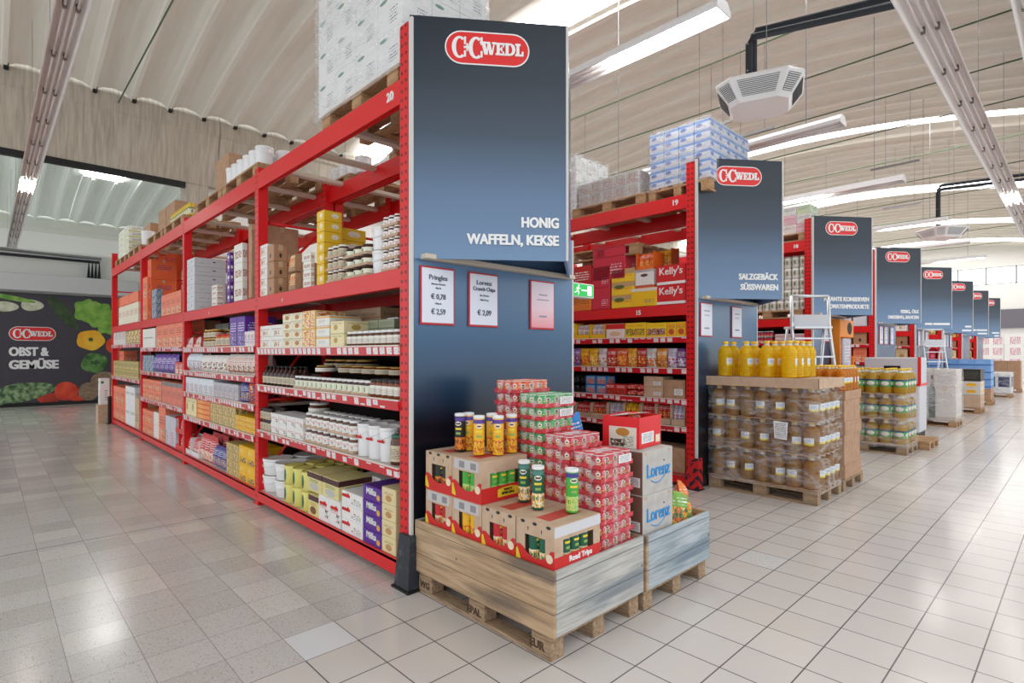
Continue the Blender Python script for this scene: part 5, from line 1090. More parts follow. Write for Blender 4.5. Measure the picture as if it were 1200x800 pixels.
# ------------------------------------------------------------------ loads on top of the racks
def load(x0, y0, z, nx, ny, nz, w, d, h, make, desc, cat, where, skip=True, faces=(0, 0)):
    """outer layer of a block of packs; x away from the side aisle, y into the rack"""
    for l in range(nz):
        for i in range(nx):
            for j in range(ny):
                if skip and not (i == 0 or j == 0 or l == nz-1): continue
                tr = make(d, w, h); tr = ((tr[0] if tr[0] != 'carton' else 'pallet_carton'),)+tr[1:]
                spawn(tr, '%s, %s%s %s' % (desc, 'front column '+ORD[j] if i == 0 else 'depth '+ORD[i]+' column '+ORD[j], lv(l, nz), where), cat, (x0+w*(i+.5), y0+d*(j+.5), z+.002+h*l), -PI/2, desc+' '+where)
TOP = 3.502
WCART = pack((240, 240, 240), (), ((.25, .85, .16, .05, (40, 130, 90)),), ((.5, .85, .15, .55, (120, 120, 140)),))
PINKW = pack((234, 216, 220), (), (), ((.1, .9, .1, .9, (206, 110, 130)),))
LOADS = [('front', .40, .83), ]
pallet(.42, .78, TOP, PI/2, 'wooden pallet under white cartons on the honey rack top')
load(.03, .14, TOP+.146, 3, 4, 5, .26, .335, .28, lambda w, d, h: carton(w*.985, d*.985, h-.002, WCART), 'white film-wrapped carton', 'carton', 'honey rack top')
film(.01, .13, TOP+.10, .83, 1.50, TOP+1.56, 'wrinkled clear film round the white cartons on the honey rack', mat=FILMW)
pallet(1.30, 1.15, TOP, PI/2, 'wooden pallet at the back of the honey rack top')
load(.92, .62, TOP+.146, 3, 4, 4, .25, .28, .16, lambda w, d, h: carton(w*.985, d*.985, h-.002, PINKW), 'pink printed carton', 'carton', 'rear of honey rack top')
film(.90, .60, TOP+.12, 1.69, 1.76, TOP+.82, 'clear film round pink cartons behind the white load', mat=FILMW)
# second bay top: buckets and a brown carton
pallet(.42, 3.55, TOP, PI/2, 'wooden pallet carrying white buckets on the second bay')
for i in range(6):
    for q in range(2): spawn(pail(.095, .20, WHITEP, WLID), 'white bucket%s on the second bay top pallet%s' % (nth(i, 6), ', rear row' if q else ''), 'bucket', (.13+q*.22, 3.05+i*.20, TOP+.147), 0, 'buckets on the second bay pallet')
pallet(.42, 4.78, TOP, PI/2, 'wooden pallet carrying a tall brown carton on the second bay')
spawn(carton(.55, .5, .50, CARTON, tape=True), 'tall brown carton on a pallet above the second bay', 'carton', (.40, 4.62, TOP+.147), -PI/2)
pallet(1.30, 3.2, TOP, PI/2, 'wooden pallet carrying white buckets at the back row')
for i in range(4): spawn(pail(.095, .19, WHITEP, WLID), 'white bucket on the rear row pallet, %s from the front' % ORD[i], 'bucket', (1.05, 2.55+i*.21, TOP+.147), 0, 'rear buckets')
pallet(1.30, 4.5, TOP, PI/2, 'empty wooden pallet lying on the rear row of the rack')
# third and end bay tops
pallet(.42, 6.6, TOP, PI/2, 'wooden pallet carrying yellow bottles on the third bay'); pallet(.42, 7.9, TOP, PI/2, 'wooden pallet carrying large brown cartons on the third bay')
for i in range(10):
    for q in range(2): spawn(jar(.05, .19, plain('yellow syrup', rgb(226, 196, 40), .2), GLID, LABG2), 'small yellow jar%s on the third bay pallet%s' % (nth(i, 10), ', rear row' if q else ''), 'jar', (.14+q*.12, 6.05+i*.115, TOP+.147), 0, 'yellow jars on the third bay pallet')
for i in range(2): spawn(carton(.58, .6, .48, CARTON, tape=True), 'large brown carton on the third bay top, %s' % ('nearer one' if i == 0 else 'farther one'), 'carton', (.48, 7.5+i*.62, TOP+.147), -PI/2)
pallet(.42, 9.7, TOP, PI/2, 'wooden pallet under white sacks on the end bay'); pallet(.42, 11.2, TOP, PI/2, 'wooden pallet at the very end of the rack')
SACK = p((236, 236, 226), (.0, .2, (206, 206, 90)), None, (.1, .9, .3, .8, (90, 90, 80)))
for l in range(5):
    for i in range(2): spawn(carton(.55, .62, .115, SACK, name='sack', flap=False), 'white and green sack%s in the end bay stack, %s layer' % (nth(i, 2), ORD[l]), 'sack', (.36, 10.7+i*.58, TOP+.147+l*.116), -PI/2, 'sacks on the end bay')
spawn(pail(.12, .3, WHITEP, WLID), 'single white drum beside the brown cartons above the racks', 'bucket', (.2, 9.35, TOP+.147), 0)
spawn(carton(.6, .5, .5, BRN, tape=True), 'brown carton behind the sacks at the rack end', 'carton', (.5, 9.75, TOP+.147), -PI/2)
# rear row goods seen through the honey rack's load level
for i in range(7): spawn(carton(.5, .4, .55+.1*(i % 3), (WOPEN, BRN, GREYW)[i % 3], tape=False), 'large carton on the rear load shelf, %s from the sign' % ORD[i], 'carton', (1.25, 3.2+i*1.2, 2.192), -PI/2, 'rear load shelf cartons')
# snack rack top
BLUC = pack((206, 216, 232), ((.62, .9, (112, 146, 204)),), ((.3, .4, .2, .2, (84, 120, 190)),), ((.1, .9, .1, .4, (196, 150, 120)),))
pallet(X2+.62, .25, TOP, 0, 'wooden pallet under the blue pack cube on the snack rack')
load(X2+.03, -.16, TOP+.146, 5, 4, 6, .21, .2, .115, lambda w, d, h: carton(w*.97, d*.97, h-.002, BLUC, name='milk_pack'), 'blue and white pack', 'packet', 'blue cube, snack rack')
film(X2+.02, -.17, TOP+.12, X2+1.09, .66, TOP+.86, 'clear film round the blue pack cube on the snack rack')
GRC = pack((196, 196, 196), (), (), ((.1, .9, .1, .9, (120, 116, 116)),), (.05, .95, .1, .8, [(170, 168, 168), (214, 214, 214), (196, 150, 130), (140, 140, 144)]))
pallet(X2+.42, 1.30, TOP, PI/2, 'wooden pallet under grey wrapped packs on the snack rack')
load(X2+.04, .80, TOP+.146, 3, 5, 2, .25, .2, .16, lambda w, d, h: carton(w*.97, d*.97, h-.002, GRC), 'grey wrapped pack', 'packet', 'low load, snack rack')
film(X2+.03, .79, TOP+.12, X2+.80, 1.82, TOP+.50, 'clear film round the low grey load on the snack rack')
load(X2+.04, 1.84, TOP+.01, 3, 3, 5, .25, .2, .18, lambda w, d, h: carton(w*.97, d*.97, h-.002, WCART), 'white carton', 'carton', 'tall pillar, snack rack')
film(X2+.03, 1.83, TOP, X2+.80, 2.45, TOP+.93, 'clear film round the white pillar on the snack rack', mat=FILMW)
pallet(X2+.42, 1.4, 2.88, PI/2, 'wooden pallet standing between the snack rack beams')
# third rack top
MIXC = [pack(b, (), (), ((.1, .9, .5, .8, c),)) for b, c in (((226, 180, 190), (200, 60, 90)), ((226, 226, 220), (90, 90, 140)), ((200, 214, 180), (60, 130, 60)), ((236, 230, 226), (150, 90, 70)))]
pallet(X3+.42, .68, TOP, PI/2, 'wooden pallet under mixed cartons on the third rack')
for l in range(3):
    for j in range(5): spawn(carton(.22, .35, .155, MIXC[(l+j*3) % 4]), 'mixed colour carton%s%s on the third rack top' % (nth(j, 5), lv(l, 3)), 'carton', (X3+.22, .15+j*.225, TOP+.148+l*.156), -PI/2, 'mixed cartons on the third rack')
film(X3+.03, .03, TOP+.12, X3+.5, 1.2, TOP+.64, 'clear film round mixed cartons on the third rack')
spawn(carton(.5, .4, .45, GRC), 'pale wrapped carton on the fifth rack top', 'carton', (5*SPACE+.3, .5, TOP+.002), -PI/2)
# ------------------------------------------------------------------ the two pallet boxes in front
def pallet_box(x0, y0, x1, y1, zt, label, side, front, letters):
    e = empty('pallet_collar_box', label, 'pallet box', ((x0+x1)/2, (y0+y1)/2, 0))
    hx, hy = (x1-x0)/2, (y1-y0)/2; T = .02
    ob('collar_board', G().cbox(-hx, -hy, .135, -hx+T, hy, zt, .003).mesh('collar_board', side), e)
    ob('collar_board', G().cbox(-hx+T, -hy, .135, hx, -hy+T, zt, .003).mesh('collar_board', front), e)
    ob('collar_board', G().cbox(hx-T, -hy+T, .135, hx, hy, zt, .003).mesh('collar_board', side), e)
    ob('collar_board', G().cbox(-hx+T, hy-T, .135, hx-T, hy, zt, .003).mesh('collar_board', front), e)
    for sx in (-1, 1):
        for sy in (-1, 1): ob('corner_post', G().cbox(sx*(hx-.045)-.022, sy*(hy-.045)-.022, .145, sx*(hx-.045)+.022, sy*(hy-.045)+.022, zt-.02, .003).mesh('corner_post', PALLETD), e)
    nails = G()
    for z in (.20, .27, .37, .43):
        for y in (-hy+.05, hy-.05): nails.lathe([(.0035, -.0006), (.0035, .0006)], 6, 0, (0, 0, 0))
    R = Matrix.Rotation(PI/2, 4, 'Z')
    for n, m, _, at in pallet_parts(PALLETD):
        c = ob(n, m, e); p_ = R @ Vector(at); c.location = p_; c.rotation_euler = (0, 0, PI/2)
    for i, (s, y) in enumerate(letters): text(s, plain('burnt stamp', rgb(84, 62, 46), .8), e, (-.4005, y, .042), (0, -1, 0), h=.042, align='c', bold=.02, name='burnt_stamp')
    return e
pallet_box(.02, -1.295, .845, -.035, .478, 'pale wooden pallet box in front, filled with crisp tubes and cartons', COLLAR_WARM, COLLAR_GREY, (('EUR', -.50), ('EPAL', .02), ('WG', .53)))
pallet_box(.862, -1.305, 1.675, -.05, .470, 'blue grey wooden pallet box behind the first, holding snack cartons', COLLAR_WARM, COLLAR_BLUE, ())
# crisp tubes and their cartons
def tube_mat(base, blobs, lid): return pack(base, ((.86, .965, lid),), (), (), (0, 1, .05, .40, blobs))
TYEL = tube_mat((240, 180, 30), [(240, 180, 30), (246, 200, 70), (240, 180, 30), (200, 60, 40), (240, 184, 40), (244, 190, 50)], (84, 56, 150))
TBLK = tube_mat((30, 26, 26), [(30, 26, 26), (200, 90, 40), (236, 150, 40), (60, 30, 26)], (84, 56, 150))
TGRN = tube_mat((20, 92, 66), [(20, 92, 66), (240, 190, 70), (244, 236, 214), (30, 110, 70)], (70, 130, 120))
TLIM = tube_mat((70, 170, 60), [(70, 170, 60), (220, 220, 130), (150, 210, 120), (230, 170, 60)], (60, 50, 140))
TRED = tube_mat((200, 30, 40), [(200, 30, 40), (240, 180, 60), (230, 220, 200), (160, 20, 30)], (190, 30, 40))
@cached
def crisp_tube(r, h, mat):
    b = G().lathe([(r*.97, 0), (r, .004), (r, h-.018), (r*.97, h-.016)], 20)
    for a in (-PI/2, PI/2):
        b.patch(r+.0006, a, h*.74, .62, h*.058, 1).patch(r+.0010, a, h*.735, .34, h*.022, 2).patch(r+.0006, a, h*.60, .62, h*.026, 3, True).patch(r+.0006, a, h*.48, .45, h*.03, 4, True)
    l = G().lathe([(r*.99, h-.018), (r*1.03, h-.016), (r*1.03, h-.004), (r*.98, h), (r*.90, h), (r*.88, h-.004), (.001, h-.004)], 20)
    return N('crisp_tube', b.mesh('crisp_tube', mat, plain('oval print', rgb(240, 234, 224), .4), plain('dark oval print', rgb(96, 50, 36), .4), plain('yellow name print', rgb(244, 214, 60), .4), plain('green label print', rgb(140, 180, 90), .4)), N('lid', l.mesh('lid', WLID)))
for (x, y), m, lab in [((.172, -.335), TBLK, 'black and purple crisp tube standing rearmost on the upper cartons'), ((.24, -.34), TYEL, 'yellow crisp tube beside the black tube'), ((.176, -.520), TYEL, 'yellow crisp tube nearest the carton edge'), ((.325, -.475), TYEL, 'yellow crisp tube in the middle of the group'), ((.262, -.605), TYEL, 'yellow crisp tube in front of the middle one'), ((.385, -.60), TYEL, 'yellow crisp tube closest to the green stack')]:
    o = spawn(crisp_tube(.036, .245, m), lab, 'crisp tube', (x, y, .962), random.uniform(-1.1, -.5))
for (x, y), m, lab in [((.285, -.815), TGRN, 'dark green crisp tube standing behind its twin'), ((.228, -.985), TGRN, 'dark green crisp tube at the carton edge'), ((.318, -1.165), TLIM, 'light green crisp tube alone on the corner carton')]:
    spawn(crisp_tube(.036, .245, m), lab, 'crisp tube', (x, y, .706), random.uniform(-1.0, -.5))
# cartons with windows: body, red base wrap, window cut-outs showing tubes
KRAFT = CARTON2; BASE_RED = plain('red carton print', rgb(206, 36, 34), .5); STICKY = plain('yellow label', rgb(236, 200, 40), .5); GREYL = plain('grey carton label', rgb(200, 196, 198), .5)
DOV = plain('dark print', rgb(40, 50, 46), .6)
def tube_carton(x, y, z, tm, label, corner=None, plainface=False):
    """carton with its front towards -X; w along Y .285, d along X .39, h .255; printed window with tubes behind"""
    w, d, h = .283, .385, .254; q = .004
    r = tag(ob('tube_carton', G().cbox(0, -w/2, 0, q, -.075, h).cbox(0, .075, 0, q, w/2, h).cbox(0, -.075, 0, q, .075, .055).cbox(0, -.075, .175, q, .075, h)
        .cbox(q, -w/2, 0, d, -w/2+q, .075).cbox(q, -w/2, .175, d, -w/2+q, h).cbox(q, -w/2, .075, .07, -w/2+q, .175).cbox(d-.06, -w/2, .075, d, -w/2+q, .175)
        .cbox(q, w/2-q, 0, d, w/2, h).cbox(d-q, -w/2+q, 0, d, w/2-q, h).cbox(q, -w/2+q, h-q, d-q, w/2-q, h).cbox(q, -w/2+q, 0, d-q, w/2-q, q).mesh('tube_carton', KRAFT), None, (x, y, z)), label, 'carton')
    # red wave round the foot of the carton
    wave = [(a_, b_*1.25) for a_, b_ in [(-w/2, 0), (w/2, 0), (w/2, .085), (w*.40, .090), (w*.30, .080), (w*.2, .060), (.0, .046), (-w*.2, .052), (-w*.32, .074), (-w*.42, .10), (-w/2, .10)]]
    ob('red_wrap', G().prism(wave, -.0016, -.0002, 0, 'x').mesh('red_wrap', BASE_RED), r)
    ob('red_wrap', G().prism([(0, 0), (d, 0), (d, .092), (0, .092)], -w/2-.0016, -w/2-.0002, 0, 'y').mesh('red_wrap', BASE_RED), r)
    ob('round_logo', G().prism(blob(-w*.38, .082, .024, .024, 0, 0, 0, 18), -.003, -.0016, 0, 'x').mesh('round_logo', plain('cream logo', rgb(236, 220, 190), .5)), r)
    ob('yellow_label', G().prism([(w*.5, .02), (w*.5, .085), (w*.46, .09), (w*.37, .03), (w*.37, .012)] if corner != 'party' else [(-.055, .012), (.055, .012), (.055, .05), (.03, .062), (-.03, .062), (-.055, .05)], -.0030, -.0016, 0, 'x').mesh('yellow_label', STICKY), r)
    if corner == 'label':
        ob('grey_label', G().box(-.0014, -.115, .185, -.0002, .12, .248).mesh('grey_label', GREYL), r)
        for yy in (-.07, .04): ob('barcode', G().box(-.0022, yy-.022, .196, -.0014, yy+.03, .236).mesh('barcode', plain('grey barcode', rgb(146, 140, 142), .6)), r)
    else:
        for yy in (-.10, -.0, .09): ob('tuck_slot', G().prism(blob(yy, h-.012, .016, .009, 0, 0, 0, 12), -.0016, -.0002, 0, 'x').mesh('tuck_slot', DOV), r)
        for yy in (-.05, .05): ob('arrow_mark', G().prism([(yy-.005, .208), (yy+.005, .208), (yy, .222)], -.0014, -.0002, 0, 'x').box(-.0014, yy-.0015, .196, -.0002, yy+.0015, .21).mesh('arrow_mark', DOV), r)
    for yy in (.04, -.04): ob('tube_inside', crisp_tube(.035, .24, tm)[1], r, (.045, yy, .006))
    for xx in (.12, .195, .27): ob('tube_inside', crisp_tube(.035, .24, tm)[1], r, (xx, -w/2+.042, .006))
    ob('red_top_print', G().box(.06, -w*.18, h, d-.05, w*.18, h+.0006).mesh('red_top_print', plain('faded red print', rgb(196, 74, 62), .6)), r)
    return r
ZL = .447
ys = (-.265, -.552, -.84, -1.132)
for i, y in enumerate(ys): tag(ob('tube_carton', G().cbox(.05, -.141, 0, .435, .141, .295).cbox(.053, -.1385, .295, .432, .1385, .2965, .001).mesh('tube_carton', KRAFT), None, (0, y, .1455)), 'brown carton in the hidden lower layer of the pallet box, %s from the rack' % ORD[i], 'carton')
Z0 = .1455+.298
tube_carton(.048, ys[0], Z0, TRED, 'brown crisp carton, lower layer, nearest the navy panel', 'label')
tube_carton(.048, ys[1], Z0, TYEL, 'brown crisp carton, lower layer, with yellow tubes in its window', 'label')
tube_carton(.048, ys[2], Z0, TRED, 'brown crisp carton with red tubes in its window, beside the corner carton')
cc = tube_carton(.048, ys[3], Z0, TGRN, 'brown crisp carton at the box corner with dark green tubes')
text('Road Trips', WHITE, cc, (.21, -.1440, .052), (1, 0, 0), h=.028, w=.19, bold=.03)
ob('grey_label', G().box(.0, -.1435, .196, .385, -.1417, .250).mesh('grey_label', plain('pale carton label', rgb(214, 214, 218), .5)), cc)
ob('round_logo', G().lathe([(.022, -.0016), (.022, 0)], 18).mesh('round_logo', plain('cream logo', rgb(236, 220, 190), .5)), cc, (.06, -.143, .062)).rotation_euler = (PI/2, 0, 0)
tube_carton(.048, ys[0], Z0+.2555, TBLK, 'brown crisp carton, upper layer, with black tube in its window')
uc = tube_carton(.048, ys[1], Z0+.2555, TLIM, 'brown crisp carton, upper layer, with bright green tubes', 'label')
ob('yellow_label', G().prism([(.13, .022), (.30, .022), (.30, .07), (.24, .08), (.17, .077), (.13, .068)], -.1438, -.1420, 0, 'y').mesh('yellow_label', STICKY), uc)
text('PARTY', DOV, uc, (.215, -.1442, .058), (1, 0, 0), h=.012, w=.07); text('SPECIAL', DOV, uc, (.215, -.1442, .036), (1, 0, 0), h=.014, w=.11)
# film-wrapped trays of small cans
CANR = pack((206, 40, 54), ((.93, 1, (220, 210, 210)),), (), ((.05, .95, .36, .46, (250, 220, 120)),))
CANG = pack((58, 170, 84), ((0, .30, (206, 40, 54)), (.93, 1, (214, 224, 214))), (), ((.05, .95, .38, .48, (250, 230, 120)),))
CANO = pack((236, 92, 30), ((0, .25, (206, 40, 54)), (.93, 1, (230, 210, 200))), (), ((.05, .95, .38, .48, (250, 230, 120)),))
def wrap_mat():
    t = NT('tight shrink wrap'); f = t.ramp(t.noise(t.coord(), 22, 5), [(.45, (.06, .06, .06, 1)), (.62, (.40, .40, .40, 1))])
    t.set(Base_Color=(.97, .90, .92, 1), Roughness=.16, Specular_IOR_Level=.8); t.bump(t.noise(t.coord(), 30, 4), .6, .006)
    g = t.sep(t.coord('Normal')); f = t.math('MAXIMUM', f, t.math('MULTIPLY', t.math('GREATER_THAN', g[2], .6), .74))
    tr = t.n('ShaderNodeBsdfTransparent'); mx = t.n('ShaderNodeMixShader'); t.put(mx.inputs[0], f); t.t.links.new(tr.outputs[0], mx.inputs[1]); t.t.links.new(t.p.outputs[0], mx.inputs[2]); t.t.links.new(mx.outputs[0], t.out.inputs[0]); return t.m
WRAP = wrap_mat()
PH = .0805
@cached
def can_pack(mat):
    W, D, H = .326, .223, PH; r = .0365
    can = G().lathe([(r*.9, 0), (r, .004), (r, H-.014), (r*.95, H-.010), (r*1.02, H-.009), (r*1.02, H-.002), (r*.9, H-.001)], 14)
    for a in (-2.75, -1.2): can.patch(r+.0008, a, H*.60, .42, H*.15, 1).patch(r+.0012, a, H*.58, .24, H*.06, 2).patch(r+.0008, a+.1, H*.30, .40, H*.09, 3, True)
    can = can.mesh('can', mat, plain('oval print', rgb(240, 234, 224), .4), plain('dark oval print', rgb(96, 50, 36), .4), plain('tan print', rgb(214, 176, 140), .4))
    tray = G().cbox(0, 0, 0, W, D, .006, .002).cbox(0, 0, 0, W, .003, .028, .001).cbox(0, 0, 0, .003, D, .028, .001).cbox(0, D-.003, 0, W, D, .028, .001).cbox(W-.003, 0, 0, W, D, .028, .001)
    kids = [N('can', can, at=(.0405+i*.0815, .0385+j*.0727, .006)) for i in range(4) for j in range(3) if i in (0, 3) or j in (0, 2)]
    wp = []; k = 24
    g = G(); v = []; f = []
    for z, s in ((.002, .0), (.03, .002), (H-.012, .003), (H-.001, -.004)):
        for i in range(k):
            a = 2*PI*(i+.5)/k; ca, sa = math.cos(a), math.sin(a); m = max(abs(ca), abs(sa))
            wv = -.003*abs(math.sin(a*7)) if z > .01 else 0
            v.append((W/2+(W/2+s+wv)*max(-1, min(1, ca/m)), D/2+(D/2+s+wv)*max(-1, min(1, sa/m)), z))
    for j in range(3):
        for i in range(k): q = (i+1) % k; f.append((j*k+i, j*k+q, j*k+k+q, j*k+k+i))
    f.append(tuple(3*k+i for i in range(k))); g.add(v, f)
    kids.append(N('shrink_wrap', g.mesh('shrink_wrap', WRAP)))
    return N('can_pack', tray.mesh('can_pack', plain('red tray card', rgb(206, 60, 70), .5)), *kids)
lb = G().box(.17, -.0045, .018, .30, -.0035, .066).mesh('barcode_label', STICK)
def stack(x, y, n, mats, desc, labels=()):
    for l in range(n):
        o = spawn(can_pack(mats[l % len(mats)]), '%s, %s from the bottom' % (desc, ORD[l]) if l < n-1 else desc+', topmost of its stack', 'can pack', (x+random.uniform(-.004, .004), y+random.uniform(-.003, .003), Z0+.0005+l*PH))
        if l in labels: ob('barcode_label', lb, o)
stack(.468, -1.252, 7, (CANR,), 'wrapped pack of red snack cans in the front stack', (6,))
stack(.464, -1.020, 8, (CANR, CANR, CANO, CANO, CANR, CANR, CANR, CANR), 'wrapped pack of red snack cans in the second stack')
stack(.470, -.788, 11, (CANG,), 'wrapped pack of green snack cans in the third stack', (9, 10))
stack(.475, -.556, 12, (CANR, CANO, CANR, CANR, CANR, CANO), 'wrapped pack of orange snack cans in the tall rear stack')
# fill under the can packs
for i in range(4): tag(ob('tube_carton', G().cbox(0, 0, 0, .34, .225, .295).cbox(.003, .003, .295, .337, .222, .2965, .001).mesh('tube_carton', KRAFT), None, (.466, -1.255+i*.232, .1455)), 'brown carton hidden under the can stacks, %s from the front' % ORD[i], 'carton')
# second pallet box: two pale cartons, red cartons, bags
LBLU = plain('blue script print', rgb(60, 150, 214), .5)
def pale_carton(z, label):
    o = tag(ob('snack_carton', G().cbox(0, 0, 0, .355, .32, .276).cbox(.003, .003, .276, .352, .1585, .2775, .001).cbox(.003, .1615, .276, .352, .317, .2775, .001).mesh('snack_carton', CARTONG), None, (.886, -1.262, z)), label, 'carton')
    ob('dark_side', G().box(-.0014, .004, .004, -.0002, .316, .272).mesh('dark_side', plain('brown board side', rgb(120, 84, 70), .7)), o)
    ob('side_label', G().box(-.0026, .02, .05, -.0014, .13, .11).mesh('side_label', STICK), o)
    text('Lorenz', LBLU, o, (.178, -.0025, .108), Vector((1, 0, 0)), h=.085, w=.27, bold=.004)
    ob('swoosh', G().tube([(.09+.012*i, -.0015, .085-.028*math.sin(PI*i/14)+.0011*i*1.2) for i in range(15)], .0035, 5).mesh('swoosh', LBLU), o)
    ob('blue_dot', G().lathe([(.006, -.001), (.006, .001)], 10).mesh('blue_dot', plain('navy dot', rgb(30, 50, 120), .5)), o, (.245, -.0015, .198)).rotation_euler = (PI/2, 0, 0)
    ob('lock_tab', G().cbox(.02, -.0016, .252, .05, -.0002, .266, .0005).cbox(.30, -.0016, .252, .33, -.0002, .266, .0005).mesh('lock_tab', CARTON2), o)
    return o
tag(ob('snack_carton', G().cbox(.886, -1.262, .1455, 1.241, -.94, .425).cbox(.889, -1.259, .425, 1.238, -.943, .4265, .001).mesh('snack_carton', CARTON), None), 'brown carton hidden at the bottom of the blue grey pallet box', 'carton')
pale_carton(.4275, 'pale grey snack carton, lower of two, with blue script')
pale_carton(.7055, 'pale grey snack carton, upper of two, with blue script')
REDB = plain('bright red carton', rgb(226, 30, 36), .45)
def red_box(x, y, z, rz, label):
    w, d, h = .31, .27, .20; q = .005
    o = tag(ob('red_carton', G().cbox(0, 0, 0, w, q, h).cbox(0, d-q, 0, w, d, h).cbox(0, q, 0, q, d-q, h).cbox(w-q, q, 0, w, d-q, h).cbox(q, q, 0, w-q, d-q, q).mesh('red_carton', REDB), None, (x, y, z), rz), label, 'carton')
    ob('front_label', G().box(-.0014, .02, .0, -.0002, d-.05, .135).mesh('front_label', pack((226, 218, 206), (), ((.5, .75, .25, .2, (190, 130, 50)),), ((.1, .5, .1, .6, (60, 110, 90)),), (.4, .95, .05, .4, [(226, 218, 206), (70, 60, 56), (200, 160, 120)]))), o)
    ob('front_label', G().box(.03, -.0014, .03, .20, -.0002, .10).mesh('front_label', STICK), o)
    ob('emblem_print', G().box(.23, -.0014, .02, .29, -.0002, .07).mesh('emblem_print', plain('cream print', rgb(236, 226, 200), .5)), o)
    ob('inner_flap', G().add([(.02, d-.02, h-.01), (w-.02, d-.02, h-.01), (w-.06, .05, h+.012), (.05, .06, h+.016)], [(0, 1, 2, 3)]).add([(.02, d-.02, h-.006), (w-.02, d-.02, h-.006), (w-.06, .05, h+.016), (.05, .06, h+.020)], [(0, 3, 2, 1)]).mesh('inner_flap', WHITE), o)
    ob('orange_packet', bag(.16, .06, .13, BAGM[5])[1], o, (.17, .13, .085))
    return o
red_box(.94, -1.20, .9855, .10, 'open red carton on top of the two pale snack cartons')
for k in range(1): tag(ob('red_carton', G().cbox(0, 0, 0, .2, .28, .36).cbox(.003, .003, .36, .197, .277, .362, .001).mesh('red_carton', REDB), None, (1.255, -1.02, .4275)), 'red carton standing behind the pale snack cartons', 'carton')
tag(ob('snack_carton', G().cbox(1.26, -1.05, .1455, 1.46, -.77, .425).mesh('snack_carton', CARTON), None), 'brown carton under the red carton in the rear pallet box', 'carton')
LAY = [p((240, 130, 40), None, None, (.15, .85, .7, .86, Wt), (.05, .95, .05, .65, [(236, 120, 36), (240, 180, 60), (70, 150, 60), (214, 50, 110), (250, 220, 110)]), 1), p((120, 170, 60), None, None, (.15, .85, .7, .86, Wt), (.05, .95, .05, .65, [(90, 150, 60), (240, 190, 70), (220, 110, 50), (50, 110, 60), (240, 226, 150)]), 2)]
for i, (x, y, z, rx, rz, m, lab) in enumerate([(1.50, -1.235, .40, -.25, .35, 0, 'orange and green snack bag leaning at the pallet box rim'), (1.37, -1.235, .34, -.15, -.1, 1, 'green and yellow snack bag beside the pale carton'), (1.36, -1.02, .37, -.2, .2, 0, 'orange snack bag behind the leaning bag'), (1.52, -1.10, .30, -.6, .5, 1, 'green snack bag lying low in the box corner')]):
    o = spawn(bag(.17, .08, .30, LAY[m]), lab, 'bag', (x, y, z), rz); o.rotation_euler = (rx, .25, rz)
tag(ob('snack_carton', G().cbox(1.262, -1.27, .1455, 1.62, -1.06, .315).cbox(1.265, -1.267, .315, 1.617, -1.063, .3165, .001).mesh('snack_carton', CARTON), None), 'brown carton under the snack bags', 'carton')
o = spawn(bag(.13, .05, .30, p((40, 130, 206), None, None, (.2, .8, .6, .8, Wt), (.1, .9, .1, .55, [(40, 130, 206), (236, 240, 244), (40, 130, 206), (220, 60, 60)]))), 'blue and white pouch poking up behind the red can stacks', 'bag', (.84, -.80, .90), -.3); o.rotation_euler = (0, -.25, -.4)
tag(ob('snack_carton', G().cbox(.89, -.93, .1455, 1.23, -.5, .90).cbox(.893, -.927, .90, 1.227, -.503, .9015, .001).mesh('snack_carton', CARTON2), None), 'tall brown carton behind the pale snack cartons', 'carton')

# ------------------------------------------------------------------ pallets along the wide aisle
OLAB = p((226, 232, 240), (.0, .25, (236, 214, 60)), None, (.2, .8, .4, .8, (110, 140, 180)))
OB = oil_bottle(.058, .315, OIL, OLAB)
pallet(4.60, -.63, 0, PI/2, 'wooden pallet under the tall film-wrapped oil bottle load', PALLETD)
LY = [.150, .510, .870]
OBW = oil_bottle(.081, .352, OIL3, OLAB); OBN = oil_bottle(.081, .352, OIL3, OIL3)
for l, z in enumerate(LY):
    for j in range(7):
        spawn(OBW if (j+l) % 3 else OBN, 'oil bottle in the wrapped load, %s layer, %s from the rack side' % (ORD[l], ORD[6-j]), 'bottle', (4.298, -1.138+j*.170, z+.008), -PI/2 if (j+l) % 2 else -.9, 'oil bottles in the wrapped load')
    for i in range(1, 5):
        spawn(OBW, 'oil bottle on the aisle side of the wrapped load, %s layer, %s back' % (ORD[l], ORD[i-1]), 'bottle', (4.298+i*.166, -1.138, z+.008), -.3, 'oil bottles in the wrapped load')
    tag(ob('layer_sheet', G().cbox(4.205, -1.225, z-.003, 5.0, -.03, z+.006, .002).mesh('layer_sheet', CARTON), None), 'cardboard layer sheet under the %s layer of wrapped oil bottles' % ORD[l], 'cardboard sheet')
    tag(ob('carton', G().cbox(4.39, -1.045, z+.008, 4.99, -.04, z+.35).mesh('carton', BRN), None), 'brown carton core inside the oil load, %s layer' % ORD[l], 'carton')
film(4.20, -1.235, .125, 5.0, -.03, 1.235, 'wrinkled clear film round the oil bottle load')
tag(ob('barcode_sheet', G().add([(4.183, -.93, .66), (4.183, -.80, .67), (4.183, -.79, .86), (4.183, -.94, .85), (4.186, -.93, .66), (4.186, -.80, .67), (4.186, -.79, .86), (4.186, -.94, .85)], [(0, 1, 2, 3), (7, 6, 5, 4), (0, 4, 5, 1), (1, 5, 6, 2), (2, 6, 7, 3), (3, 7, 4, 0)]).mesh('barcode_sheet', pack((240, 240, 242), (), (), ((.1, .9, .1, .9, (70, 70, 74)),))), None), 'white barcode sheet stuck to the wrapped oil load', 'label')
